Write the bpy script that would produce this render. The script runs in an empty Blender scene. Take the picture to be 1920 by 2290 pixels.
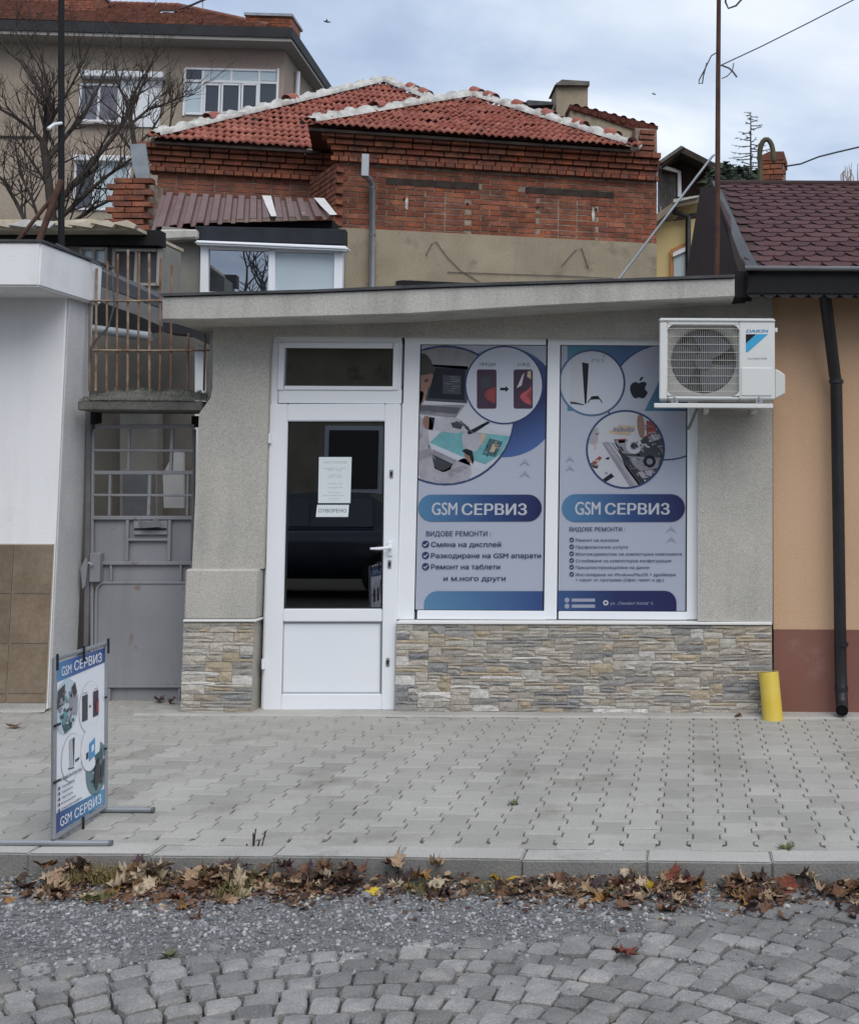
import bpy, bmesh, math, random
from mathutils import Vector, Matrix, geometry, noise as mnoise
R = math.radians
rng = random.Random(7)
SC = bpy.context.scene
COL = SC.collection

# ------------------------------------------------------------------ camera
FPX, CX, HY = 2750.0, 1500.0, 1075.0          # focal length, centre column and horizon row in photo pixels
PITCH, ROLL, EYE = R(5.0), R(0.3), 1.515
CY = HY - FPX * math.tan(PITCH)
CAM = Vector((0, 0, EYE))
RC = Matrix.Rotation(R(90) + PITCH, 3, 'X') @ Matrix.Rotation(ROLL, 3, 'Z')
cd = bpy.data.cameras.new('camera'); cam = bpy.data.objects.new('camera', cd); COL.objects.link(cam)
cd.sensor_fit = 'HORIZONTAL'; cd.sensor_width = 36.0
cd.lens = 36.0 * FPX / 1920.0
cd.shift_x = -(CX - 960.0) / 1920.0
cd.shift_y = -(1145.0 - CY) / 1920.0
cd.clip_start = 0.05; cd.clip_end = 2000
cam.matrix_world = Matrix.Translation(CAM) @ RC.to_4x4()
SC.camera = cam

# ------------------------------------------------------------------ sky, sun, exposure
SUN_EL, SUN_AZ = R(50), R(152)
wd = bpy.data.worlds.new('World'); SC.world = wd; wd.use_nodes = True
nt = wd.node_tree; nt.nodes.clear()
def N(nt, t, **kw):
    n = nt.nodes.new(t)
    for k, v in kw.items(): setattr(n, k, v)
    return n
def L(nt, a, b): nt.links.new(a, b)
def mixrgb(nt, fac, a, b, mode='MIX'):
    m = N(nt, 'ShaderNodeMix', data_type='RGBA', blend_type=mode)
    for sock, val in ((m.inputs[0], fac), (m.inputs[6], a), (m.inputs[7], b)):
        if hasattr(val, 'is_output') or hasattr(val, 'links'): L(nt, val, sock)
        elif isinstance(val, (int, float)): sock.default_value = val
        else: sock.default_value = (*val, 1)
    return m.outputs[2]
def ramp(nt, fac, stops, interp='LINEAR'):
    r = N(nt, 'ShaderNodeValToRGB'); r.color_ramp.interpolation = interp
    els = r.color_ramp.elements
    while len(els) < len(stops): els.new(0.5)
    for e, (p, c) in zip(els, stops):
        e.position = p; e.color = (*c, 1) if len(c) == 3 else c
    L(nt, fac, r.inputs[0]); return r.outputs[0]
sky = N(nt, 'ShaderNodeTexSky', sky_type='NISHITA', sun_disc=False)
sky.sun_elevation = SUN_EL; sky.sun_rotation = SUN_AZ; sky.air_density = 1.0; sky.dust_density = 3.0
tc = N(nt, 'ShaderNodeTexCoord')
sep = N(nt, 'ShaderNodeSeparateXYZ'); L(nt, tc.outputs['Generated'], sep.inputs[0])
za = N(nt, 'ShaderNodeMath', operation='ABSOLUTE'); L(nt, sep.outputs[2], za.inputs[0])
zb = N(nt, 'ShaderNodeMath', operation='ADD'); L(nt, za.outputs[0], zb.inputs[0]); zb.inputs[1].default_value = 0.22
dv = N(nt, 'ShaderNodeVectorMath', operation='DIVIDE'); cmb = N(nt, 'ShaderNodeCombineXYZ')
for i in range(3): L(nt, zb.outputs[0], cmb.inputs[i])
L(nt, tc.outputs['Generated'], dv.inputs[0]); L(nt, cmb.outputs[0], dv.inputs[1])
nz = N(nt, 'ShaderNodeTexNoise'); nz.inputs['Scale'].default_value = 1.9; nz.inputs['Detail'].default_value = 7
nz.inputs['Roughness'].default_value = 0.5; nz.inputs['Distortion'].default_value = 0.35
L(nt, dv.outputs[0], nz.inputs['Vector'])
cloud = ramp(nt, nz.outputs['Fac'], [(0.34, (3.2, 3.9, 5.4)), (0.44, (4.2, 5.0, 6.4)), (0.56, (5.8, 6.5, 7.5)), (0.68, (8.0, 8.3, 8.7))])
skyc = mixrgb(nt, 0.86, sky.outputs[0], cloud)
bg = N(nt, 'ShaderNodeBackground'); bg.inputs[1].default_value = 0.1
L(nt, skyc, bg.inputs[0])
out = N(nt, 'ShaderNodeOutputWorld'); L(nt, bg.outputs[0], out.inputs[0])
sd = bpy.data.lights.new('sun', 'SUN'); sun = bpy.data.objects.new('sun', sd); COL.objects.link(sun)
sd.energy = 1.45; sd.angle = R(50); sd.color = (1.0, 0.97, 0.93)
sdir = Vector((math.sin(SUN_AZ) * math.cos(SUN_EL), math.cos(SUN_AZ) * math.cos(SUN_EL), math.sin(SUN_EL)))
sun.rotation_euler = sdir.to_track_quat('Z', 'Y').to_euler(); sun.location = sdir * 30
SC.view_settings.view_transform = 'Standard'; SC.view_settings.look = 'None'
SC.view_settings.exposure = 0.46; SC.view_settings.gamma = 1.0
SC.view_settings.use_curve_mapping = False

# ------------------------------------------------------------------ pixel helpers
def ray(px, py): return RC @ Vector(((px - CX) / FPX, -(py - CY) / FPX, -1.0))
def ground(px, py, z=0.0):
    d = ray(px, py); return CAM + d * ((z - EYE) / d.z)
def W(px, py, Y):
    d = ray(px, py); return CAM + d * (Y / d.y)
class Frame:
    """an upright plane: u to the right, w up, v away from the street"""
    def __init__(s, O, yaw=0.0):
        s.O = Vector(O); s.u = Vector((math.cos(yaw), math.sin(yaw), 0)); s.v = Vector((-math.sin(yaw), math.cos(yaw), 0)); s.yaw = yaw
    def uw(s, px, py, v=0.0):
        d = ray(px, py); P0 = s.O + s.v * v
        t = (P0 - CAM).dot(s.v) / d.dot(s.v); q = CAM + d * t - P0
        return (q.dot(s.u), q.z)
    def pt(s, u, v, w): return s.O + s.u * u + s.v * v + Vector((0, 0, w))
    def pp(s, px, py, v=0.0):
        a = s.uw(px, py, v); return s.pt(a[0], v, a[1])

# ------------------------------------------------------------------ objects
WORLD = {}
def setp(o, label=None, cat=None, group=None, kind=None):
    for k, v in (('label', label), ('category', cat), ('group', group), ('kind', kind)):
        if v: o[k] = v
    return o
def thing(name, label, cat, loc=(0, 0, 0), group=None):
    o = bpy.data.objects.new(name, None); COL.objects.link(o); o.location = loc; o.empty_display_size = 0.1
    WORLD[o.name] = Vector(loc); return setp(o, label, cat, group)
class MB:
    def __init__(s): s.v = []; s.f = []; s.sm = []
    def add(s, vs, fs, smooth=False):
        b = len(s.v); s.v += [Vector(p) for p in vs]; s.f += [tuple(b + i for i in f) for f in fs]; s.sm += [smooth] * len(fs); return s
    def hull8(s, a, b):
        n = len(a)
        s.add(list(a) + list(b), [tuple(range(n))[::-1], tuple(range(n, 2 * n))] + [(i, (i + 1) % n, n + (i + 1) % n, n + i) for i in range(n)]); return s
    def box(s, c0, c1):
        (x0, y0, z0), (x1, y1, z1) = c0, c1
        a = [(x0, y0, z0), (x1, y0, z0), (x1, y0, z1), (x0, y0, z1)]; b = [(x, y1, z) for x, y, z in a]
        return s.hull8(a, b)
    def prism(s, F, pts, v0, v1, px=True, v=None):
        """outline (photo pixels on plane v0, or u,w) pushed straight back from v0 to v1"""
        q = [F.uw(x, y, v0 if v is None else v) for x, y in pts] if px else pts
        return s.hull8([F.pt(u, v0, w) for u, w in q], [F.pt(u, v1, w) for u, w in q])
    def rect(s, F, x0, y0, x1, y1, v0, v1, px=True):
        """true upright rectangle from pixel corners"""
        if px:
            xm, ym = (x0 + x1) / 2, (y0 + y1) / 2
            u0 = F.uw(x0, ym, v0)[0]; u1 = F.uw(x1, ym, v0)[0]; w1 = F.uw(xm, y0, v0)[1]; w0 = F.uw(xm, y1, v0)[1]
        else: u0, w0, u1, w1 = x0, y0, x1, y1
        return s.prism(F, [(u0, w0), (u1, w0), (u1, w1), (u0, w1)], v0, v1, px=False)
    def tube(s, pts, r, n=8, caps=True, smooth=True):
        pts = [Vector(p) for p in pts]; rs = r if isinstance(r, (list, tuple)) else [r] * len(pts)
        vs = []; ref = None
        for i, p in enumerate(pts):
            t = (pts[min(i + 1, len(pts) - 1)] - pts[max(i - 1, 0)]).normalized()
            if ref is None: ref = Vector((0, 0, 1)) if abs(t.z) < .9 else Vector((1, 0, 0))
            a = (ref - t * ref.dot(t)).normalized(); ref = a; b = t.cross(a)
            vs += [p + (a * math.cos(k * 2 * math.pi / n) + b * math.sin(k * 2 * math.pi / n)) * rs[i] for k in range(n)]
        fs = [(i * n + k, i * n + (k + 1) % n, (i + 1) * n + (k + 1) % n, (i + 1) * n + k) for i in range(len(pts) - 1) for k in range(n)]
        s.add(vs, fs, smooth)
        if caps: s.add(vs[:n], [tuple(range(n))[::-1]]); s.add(vs[-n:], [tuple(range(n))])
        return s
    def bar(s, a, b, w, d=None, up=None):
        """square bar from a to b"""
        a, b = Vector(a), Vector(b); d = d or w; t = (b - a).normalized()
        y = Vector((0, 1, 0)) if up is None else Vector(up)
        x = t.cross(y).normalized(); y = x.cross(t).normalized()
        q = [x * w / 2 + y * d / 2, x * -w / 2 + y * d / 2, x * -w / 2 - y * d / 2, x * w / 2 - y * d / 2]
        return s.hull8([a + k for k in q], [b + k for k in q])
    def mesh(s, name, bevel=0, seg=1, origin=Vector((0, 0, 0))):
        me = bpy.data.meshes.new(name)
        me.from_pydata([p - origin for p in s.v], [], s.f)
        me.polygons.foreach_set('use_smooth', s.sm)
        bm = bmesh.new(); bm.from_mesh(me)
        bmesh.ops.recalc_face_normals(bm, faces=bm.faces)
        if bevel:
            es = [e for e in bm.edges if len(e.link_faces) == 2 and e.calc_face_angle(0) > R(25)]
            bmesh.ops.bevel(bm, geom=es, offset=bevel, segments=seg, affect='EDGES', clamp_overlap=True)
        bm.to_mesh(me); bm.free(); return me
    def build(s, name, mat, parent=None, bevel=0, seg=1, **props):
        lo = [min(p[i] for p in s.v) for i in range(3)]; hi = [max(p[i] for p in s.v) for i in range(3)]
        org = Vector(((lo[0] + hi[0]) / 2, (lo[1] + hi[1]) / 2, lo[2]))
        me = s.mesh(name, bevel, seg, org); me.materials.append(mat)
        return link(name, me, org, parent, **props)
def link(name, me, org, parent=None, **props):
    o = bpy.data.objects.new(name, me); COL.objects.link(o); WORLD[o.name] = Vector(org)
    if parent is not None:
        o.parent = parent; o.location = Vector(org) - WORLD[parent.name]
    else: o.location = org
    return setp(o, **props)
def pieces(lst, parent, name, limit=300, rest=None):
    """lst: (mesh, world matrix, size). The largest become parts, the others one joined part."""
    lst = sorted(lst, key=lambda p: -p[2]); pw = WORLD[parent.name] if parent else Vector()
    for me, M, _ in lst[:limit]:
        o = bpy.data.objects.new(name, me); COL.objects.link(o); o.parent = parent
        o.matrix_basis = Matrix.Translation(-pw) @ M; WORLD[o.name] = M.translation.copy()
    if lst[limit:]:
        vs, fs, mi, mats, sm = [], [], [], [], []
        for me, M, _ in lst[limit:]:
            b = len(vs); vs += [M @ v.co - pw for v in me.vertices]
            mt = me.materials[0]
            if mt not in mats: mats.append(mt)
            k = mats.index(mt)
            for p in me.polygons: fs.append(tuple(b + i for i in p.vertices)); mi.append(k); sm.append(p.use_smooth)
        m2 = bpy.data.meshes.new(rest or name + 's'); m2.from_pydata(vs, [], fs)
        for m in mats: m2.materials.append(m)
        m2.polygons.foreach_set('material_index', mi); m2.polygons.foreach_set('use_smooth', sm)
        o = link(rest or name + 's', m2, pw, parent); o['kind'] = 'stuff'

# ------------------------------------------------------------------ materials
def pm(name, base, var=None, vs=3.0, rough=.85, bump=0.0, bs=70., spec=.3, metal=0., fine=0., fs=120., rnd=None, streak=None, rv=0., dist=.01, dirt=None, coat=0.):
    m = bpy.data.materials.new(name); m.use_nodes = True; t = m.node_tree; b = t.nodes['Principled BSDF']
    b.inputs['Roughness'].default_value = rough; b.inputs['Specular IOR Level'].default_value = spec; b.inputs['Metallic'].default_value = metal
    if coat: b.inputs['Coat Weight'].default_value = coat; b.inputs['Coat Roughness'].default_value = .06
    geo = N(t, 'ShaderNodeNewGeometry'); pos = geo.outputs['Position']
    def nz(scale, det=5, vec=None, ro=.55):
        n = N(t, 'ShaderNodeTexNoise'); n.inputs['Scale'].default_value = scale; n.inputs['Detail'].default_value = det; n.inputs['Roughness'].default_value = ro
        L(t, vec or pos, n.inputs['Vector']); return n.outputs['Fac']
    col = base
    oi = None
    if rnd or rv: oi = N(t, 'ShaderNodeObjectInfo').outputs['Random']
    if rnd:
        k = len(rnd); col = ramp(t, oi, [((i + .5) / k, c) for i, c in enumerate(rnd)])
    if var:
        f = ramp(t, nz(vs), [(.33, (0, 0, 0)), (.67, (1, 1, 1))]); col = mixrgb(t, f, col, var)
    if dirt:
        f = ramp(t, nz(dirt[1], 8, None, .65), [(dirt[2], (0, 0, 0)), (dirt[3], (1, 1, 1))]); col = mixrgb(t, f, col, dirt[0])
    if streak:
        mp = N(t, 'ShaderNodeMapping'); mp.inputs['Scale'].default_value = (1, 1, .09); L(t, pos, mp.inputs['Vector'])
        f = ramp(t, nz(streak[1], 5, mp.outputs[0]), [(.5, (0, 0, 0)), (.75, (streak[2],) * 3)]); col = mixrgb(t, f, col, streak[0])
    if fine:
        f = ramp(t, nz(fs, 2), [(.3, (1 - fine,) * 3), (.7, (1 + fine,) * 3)]); col = mixrgb(t, 1.0, col, f, 'MULTIPLY')
    if rv:
        f = ramp(t, oi, [(0, (1 - rv,) * 3), (1, (1 + rv,) * 3)]); col = mixrgb(t, 1.0, col, f, 'MULTIPLY')
    if isinstance(col, tuple): b.inputs['Base Color'].default_value = (*col, 1)
    else: L(t, col, b.inputs['Base Color'])
    if bump:
        bn = N(t, 'ShaderNodeBump'); bn.inputs['Strength'].default_value = bump; bn.inputs['Distance'].default_value = dist
        L(t, nz(bs, 4), bn.inputs['Height']); L(t, bn.outputs[0], b.inputs['Normal'])
    return m
def grad(name, stops, P0, P1, rough=.35):
    """printed colour that runs from P0 to P1 across a flat print"""
    m = bpy.data.materials.new(name); m.use_nodes = True; t = m.node_tree; b = t.nodes['Principled BSDF']
    b.inputs['Roughness'].default_value = rough; b.inputs['Specular IOR Level'].default_value = .5
    geo = N(t, 'ShaderNodeNewGeometry'); d = Vector(P1) - Vector(P0)
    s = N(t, 'ShaderNodeVectorMath', operation='SUBTRACT'); s.inputs[1].default_value = P0; L(t, geo.outputs['Position'], s.inputs[0])
    q = N(t, 'ShaderNodeVectorMath', operation='DOT_PRODUCT'); q.inputs[1].default_value = d / d.length_squared; L(t, s.outputs[0], q.inputs[0])
    L(t, ramp(t, q.outputs['Value'], stops), b.inputs['Base Color']); return m
def pane(name, tint=.35, rough=.0):
    m = bpy.data.materials.new(name); m.use_nodes = True; t = m.node_tree; t.nodes.clear()
    o = N(t, 'ShaderNodeOutputMaterial'); mx = N(t, 'ShaderNodeMixShader'); fr = N(t, 'ShaderNodeFresnel'); fr.inputs[0].default_value = 1.55
    tr = N(t, 'ShaderNodeBsdfTransparent'); tr.inputs[0].default_value = (tint, tint * 1.03, tint * 1.05, 1)
    gl = N(t, 'ShaderNodeBsdfGlossy'); gl.inputs['Roughness'].default_value = rough; gl.inputs[0].default_value = (.9, .95, 1, 1)
    ad = N(t, 'ShaderNodeMath', operation='ADD'); ad.inputs[1].default_value = .19; L(t, fr.outputs[0], ad.inputs[0])
    L(t, ad.outputs[0], mx.inputs[0]); L(t, tr.outputs[0], mx.inputs[1]); L(t, gl.outputs[0], mx.inputs[2]); L(t, mx.outputs[0], o.inputs[0]); return m

def mirror_pane(name, f, under):
    m = pane(name); t = m.node_tree
    d = N(t, 'ShaderNodeBsdfDiffuse'); d.inputs[0].default_value = (*under, 1); mx = [n for n in t.nodes if n.type == 'MIX_SHADER'][0]
    for l in list(mx.inputs[0].links) + list(mx.inputs[1].links): t.links.remove(l)
    mx.inputs[0].default_value = f; L(t, d.outputs[0], mx.inputs[1]); return m
M = {}
M['plaster'] = pm('grey roughcast plaster', (.47, .45, .405), (.41, .395, .36), 2.2, .95, .5, 140, .1, fine=.17, fs=110, streak=((.24, .23, .21), 3.5, .5))
M['slabconc'] = pm('slab concrete', (.47, .455, .42), (.40, .39, .36), 3, .95, .3, 90, .1, fine=.12, fs=60, streak=((.25, .24, .22), 6, .6))
M['felt'] = pm('bitumen felt', (.045, .047, .05), (.08, .08, .085), 6, .7, .2, 60)
M['pvc'] = pm('white pvc', (.80, .82, .85), (.77, .79, .83), 1.5, .32, .02, 8, .5)
M['pvc2'] = pm('white pvc beads', (.74, .76, .79), None, 3, .35)
M['gasket'] = pm('black gasket', (.02, .02, .022), None, 3, .6)
M['doorpanel'] = pm('white door panel', (.77, .79, .83), (.74, .765, .81), 2, .4)
M['glass'] = pane('door glass', .30)
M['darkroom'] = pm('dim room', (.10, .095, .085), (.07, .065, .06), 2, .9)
M['mortar'] = pm('grey mortar', (.30, .29, .27), (.38, .37, .35), 8, .95, .5, 50, .1, fine=.15)
M['trim'] = pm('white trim', (.72, .72, .70), None, 3, .6)
M['whitewall'] = pm('white painted wall', (.79, .79, .79), (.75, .752, .76), 1.2, .9, .15, 60, .15, streak=((.60, .60, .59), 5, .45), dirt=((.66, .655, .64), 1.7, .56, .75))
M['greyreturn'] = pm('grey render', (.60, .60, .60), (.50, .50, .505), 2.5, .95, .3, 50, .1, fine=.08)
M['browntile'] = pm('brown tile', (.17, .125, .085), (.24, .19, .135), 4.5, .35, .08, 40, .45, fine=.12, fs=45, rv=.12)
M['grout'] = pm('grout', (.42, .37, .31), None, 3, .9)
M['gatepaint'] = pm('grey gate paint', (.225, .23, .245), (.265, .27, .285), 3, .5, .05, 30, .4, dirt=((.19, .13, .10), 6, .61, .70), streak=((.17, .165, .165), 9, .5))
M['gatedark'] = pm('grey post paint', (.15, .155, .165), (.11, .11, .115), 4, .6, .1, 40)
M['rust'] = pm('rusty rebar', (.16, .075, .045), (.27, .20, .15), 9, .85, .4, 90, .2)
M['rustwhite'] = pm('rebar with old white paint', (.34, .27, .20), (.17, .085, .05), 12, .85, .4, 90, .2)
M['oldconc'] = pm('weathered concrete', (.16, .155, .14), (.10, .10, .09), 6, .95, .6, 45, .1, fine=.2)
M['moss'] = pm('grey green moss', (.13, .14, .095), (.25, .25, .22), 25, .95, .5, 80, .1)
M['black'] = pm('black metal', (.012, .012, .014), (.02, .02, .022), 4, .45, .05, 40, .4)
M['blackmatt'] = pm('black board', (.010, .010, .011), None, 4, .8)
M['orange'] = pm('peach render', (.56, .375, .245), (.53, .35, .225), 1.6, .92, .15, 90, .15, fine=.05, fs=70, streak=((.44, .30, .20), 3.5, .4), dirt=((.50, .34, .225), 2.5, .58, .75))
M['plinth'] = pm('brown red plinth', (.20, .092, .07), (.22, .108, .085), 3, .85, .12, 80, .2, dirt=((.27, .17, .14), 3.5, .6, .78))
M['shingle'] = pm('brown red shingle', (.080, .040, .042), (.10, .054, .056), 20, .95, .5, 350, .15, fine=.25, fs=420, rv=.18)
M['shingledark'] = pm('shingle underlay', (.05, .03, .03), None, 3, .95)
M['redwood'] = pm('dark red boards', (.010, .0035, .0034), (.022, .007, .006), 7, .85, .2, 40)
M['yellow'] = pm('yellow plastic pipe', (.62, .45, .06), (.66, .50, .10), 6, .5, .04, 30, .4, dirt=((.35, .27, .10), 9, .64, .8))
M['acwhite'] = pm('off white casing', (.66, .67, .65), (.63, .645, .63), 2, .4, .0, 20, .45)
M['acdark'] = pm('dark fan recess', (.06, .062, .07), None, 2, .6)
M['fan'] = pm('grey fan', (.085, .09, .11), None, 2, .45)
M['wire'] = pm('grille wire', (.42, .41, .36), None, 2, .4)
M['steel'] = pm('galvanised steel', (.36, .38, .40), (.30, .32, .34), 6, .45, .05, 40, .5, metal=.6)
M['zinc'] = pm('zinc sheet', (.30, .33, .35), (.22, .24, .26), 5, .5, .1, 25, .4, metal=.3)
BR = [(.29, .088, .045), (.36, .118, .06), (.24, .074, .045), (.40, .15, .078), (.19, .065, .045), (.33, .13, .08), (.27, .098, .06)]
M['brick'] = pm('red brick', BR[0], (.12, .06, .045), 5, .92, .6, 60, .12, fine=.22, fs=45, rnd=BR, rv=.15, dirt=((.09, .06, .05), 2.2, .58, .8))
M['brickjoint'] = pm('lime joints', (.17, .115, .085), (.33, .28, .23), 9, .95, .5, 60, .1)
M['tile'] = pm('clay roof tile', (.31, .105, .075), (.25, .085, .065), 4, .85, .25, 60, .2, rnd=[(.35, .125, .088), (.28, .092, .066), (.41, .17, .12), (.32, .12, .095), (.38, .155, .12)], fine=.14, fs=40, dirt=((.13, .07, .06), 5, .54, .75))
M['tileunder'] = pm('roof underlay', (.09, .03, .022), None, 3, .95)
M['ridgemortar'] = pm('white ridge mortar', (.56, .545, .51), (.34, .33, .31), 7, .95, .6, 40, .1, fine=.12, fs=30)
M['beigeplaster'] = pm('old beige plaster', (.345, .295, .215), (.27, .225, .165), 1.6, .95, .35, 40, .1, dirt=((.17, .15, .12), 2.6, .56, .72), streak=((.20, .175, .14), 2.5, .5), fine=.08, fs=50)
M['oldwood'] = pm('dark timber', (.028, .020, .016), (.05, .04, .034), 8, .9, .4, 40)
M['aptplaster'] = pm('apartment plaster', (.335, .285, .225), (.28, .235, .185), .8, .95, .3, 25, .1, dirt=((.33, .25, .215), .5, .5, .7), fine=.1, fs=18)
M['aptsoffit'] = pm('apartment soffit', (.30, .28, .26), None, 1, .9)
M['darkgutter'] = pm('dark fascia', (.018, .018, .021), (.03, .03, .033), 2, .7)
M['apttile'] = pm('weathered roof tiles', (.20, .085, .058), (.12, .06, .047), 3, .9, .6, 14, .1, fine=.3, fs=9)
M['winglass'] = pm('window glass', (.035, .042, .05), None, 2, .04, spec=.8)
M['blind'] = pm('pale blind behind glass', (.44, .52, .56), (.40, .48, .52), 2, .15, spec=.6)
M['skypane'] = mirror_pane('pane mirroring the sky', .34, (.03, .035, .04))
M['whitepvc2'] = pm('window plastic', (.66, .67, .69), None, 2, .4)
M['corr'] = pm('brown corrugated steel', (.115, .055, .045), (.14, .085, .075), 3, .5, .05, 40, .4, dirt=((.55, .53, .50), 4.2, .69, .71))
M['whitepeel'] = pm('bare primer', (.60, .59, .57), (.5, .48, .46), 9, .8)
M['awning'] = pm('dark blue fascia', (.018, .022, .032), (.012, .013, .017), 6, .6)
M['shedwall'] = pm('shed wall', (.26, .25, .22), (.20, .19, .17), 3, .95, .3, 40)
M['plastic'] = pm('yellowed plastic sheet', (.44, .37, .26), (.58, .52, .42), 6, .5, .3, 12)
M['greysheet'] = pm('grey roofing sheet', (.10, .105, .11), (.15, .15, .148), 4, .7, .2, 30)
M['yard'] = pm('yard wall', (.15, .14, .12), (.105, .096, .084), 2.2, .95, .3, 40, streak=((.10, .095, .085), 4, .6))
M['bark'] = pm('dark bark', (.035, .028, .024), (.06, .05, .043), 12, .95, .3, 60)
M['rustpole'] = pm('rusty pole', (.055, .024, .019), (.10, .052, .034), 7, .8, .2, 60)
M['cable'] = pm('cable', (.075, .075, .085), None, 2, .6)
M['yellowwall'] = pm('yellow render', (.60, .48, .24), (.56, .44, .22), 1, .92, .15, 60)
M['greyboards'] = pm('grey boards', (.10, .095, .09), (.06, .055, .05), 9, .9)
M['browngable'] = pm('dark brown gable', (.022, .013, .011), (.035, .022, .018), 4, .9)
M['orangewood'] = pm('orange wood frame', (.42, .19, .07), None, 3, .5)
M['conifer'] = pm('conifer green', (.035, .055, .035), (.07, .085, .065), 6, .9)
M['deadconifer'] = pm('grey green twigs', (.13, .15, .15), (.09, .11, .10), 6, .9)
M['hose'] = pm('old bent pipe', (.05, .048, .03), (.09, .085, .04), 8, .7)
M['paver'] = pm('concrete paver', (.375, .362, .33), (.32, .31, .284), 2.0, .95, .4, 120, .12, fine=.12, fs=160, rv=.13, dirt=((.235, .22, .19), 2.1, .55, .74))
M['kerbface'] = pm('darker kerb face', (.235, .23, .22), (.17, .168, .16), 3.5, .95, .4, 90, .12, fine=.12, fs=120, dirt=((.30, .29, .27), 3, .6, .75))  # darker grey concrete, set on the front faces of the kerb stones only
M['joint'] = pm('joint sand', (.105, .094, .08), (.07, .063, .054), 9, .95, .5, 60)
M['kerb'] = pm('kerb concrete', (.43, .415, .385), (.37, .36, .335), 3, .95, .4, 90, .12, fine=.10, fs=120, rv=.06, dirt=((.24, .23, .21), 2.6, .58, .78))
M['cobble'] = pm('granite cobble', (.235, .228, .22), (.175, .17, .166), 9, .8, .6, 90, .3, fine=.22, fs=150, rv=.30, dirt=((.34, .32, .29), 4, .55, .75), dist=.008)
M['dirt'] = pm('dusty joint dirt', (.085, .078, .068), (.055, .05, .044), 7, .97, .7, 60, .05, fine=.2, fs=90)
M['gravelbed'] = pm('gravel bed', (.24, .235, .23), (.17, .165, .16), 12, .97, .9, 130, .1, fine=.4, fs=140, dist=.02)
M['asphalt'] = pm('old asphalt', (.09, .088, .085), (.13, .125, .12), 2, .95, .5, 120)
GR = [(.20, .205, .215), (.30, .30, .305), (.13, .135, .145), (.42, .41, .40)]
for i, c in enumerate(GR): M['gr%d' % i] = pm('gravel stone', c, None, 2, .9)
# ================================================================== ground, street, kerb, pavement
STREET = -0.10
MB().box((-400, -300, -0.45), (400, 700, -0.30)).build('ground', M['asphalt'], kind='structure')
KA, KB = ground(0, 1884), ground(1900, 1905)                     # back edge of the kerb
kyaw = math.atan2(KB.y - KA.y, KB.x - KA.x)
KF = Frame((KA.x, KA.y, 0), kyaw)
# pavement slab (its top is the sand in the joints), pavers proud of it
mb = MB()
q = [KF.pt(-4, 0, 0), KF.pt(8, 0, 0), Vector((6, 9.2, 0)), Vector((-8, 9.2, 0))]
mb.hull8([p + Vector((0, 0, -.30)) for p in q], [p + Vector((0, 0, -.009)) for p in q])
pavement = mb.build('pavement', M['joint'], kind='structure')
def paver_mesh(name, jit):
    r = random.Random(jit); wd_, ws = .0825 - .0026, .0575 - .0026; a = .0988
    half = [(wd_, a), (wd_, .0625), (ws, .0375), (ws, -.0375), (wd_, -.0625), (wd_, -a)]
    o = [(x, y) for x, y in half] + [(-x, -y) for x, y in half]
    c = .005
    def inset(x, y): return (x - c * (1 if x > 0 else -1), y - (c if y > .09 else -c if y < -.09 else 0))
    n = len(o); top = [(*inset(x, y), 0) for x, y in o]; mid = [(x, y, -.004) for x, y in o]; bot = [(x, y, -.03) for x, y in o]
    fs = [tuple(range(n))] + [(i, (i + 1) % n, n + (i + 1) % n, n + i) for i in range(n)] + [(n + i, n + (i + 1) % n, 2 * n + (i + 1) % n, 2 * n + i) for i in range(n)]
    m = MB().add(top + mid + bot, fs).mesh(name); m.materials.append(M['paver']); return m
PV = [paver_mesh('paver', i) for i in range(2)]
lst = []
for i in range(-22, 46):
    for j in range(0, 18):
        u = i * .14; v = .1 + j * .2 + (.1 if i % 2 else 0) + .004
        p = KF.pt(u, v, 0)
        dd = (p - CAM); cy = dd.y; sx = CX + FPX * dd.x / cy
        if p.y > 8.62 or sx < -260 or sx > 2150: continue
        if p.y > 8.12 and not (-4.1 < p.x < -3.2): continue
        tilt = Matrix.Rotation(rng.gauss(0, .006), 4, 'X') @ Matrix.Rotation(rng.gauss(0, .006), 4, 'Y')
        Mx = Matrix.Translation(p + Vector((0, 0, rng.gauss(0, .0012)))) @ Matrix.Rotation(kyaw + rng.gauss(0, .006), 4, 'Z') @ tilt
        vis = 1 if -60 < sx < 1980 else 0
        lst.append((rng.choice(PV), Mx, vis * 100 + 10 / cy))
# half stones that close every second column at the kerb
hm = MB().box((-.066, -.047, -.03), (.066, .047, 0)).mesh('half_paver', .003); hm.materials.append(M['paver'])
for i in range(-21, 46, 2):
    p = KF.pt(i * .14, .05, 0); dd = p - CAM; sx = CX + FPX * dd.x / dd.y
    if -60 < sx < 1980: lst.append((hm, Matrix.Translation(p) @ Matrix.Rotation(kyaw, 4, 'Z'), 0))
pieces(lst, pavement, 'paver', 300, 'far_pavers')
# concrete strip along the house fronts
mb = MB()
def strip(x0, x1, y0, y1, z1, jit=.012, n=24):
    top = []; 
    for i in range(n + 1):
        x = x0 + (x1 - x0) * i / n; top.append((x, y0 + rng.uniform(-jit, jit)))
    vs = [(x, y, z1 - .012) for x, y in top] + [(x, y + .02, z1) for x, y in top] + [(x, y1, z1 + .004) for x, _ in top]
    k = n + 1; fs = []
    for r_ in range(2): fs += [(r_ * k + i, r_ * k + i + 1, (r_ + 1) * k + i + 1, (r_ + 1) * k + i) for i in range(n)]
    mb.add(vs, fs)
strip(-3.42, 2.6, 8.02, 8.3, .012)
strip(-6.5, -4.05, 8.12, 8.3, .010)
mb.build('concrete_strip', M['kerb'], kind='structure')
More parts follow.
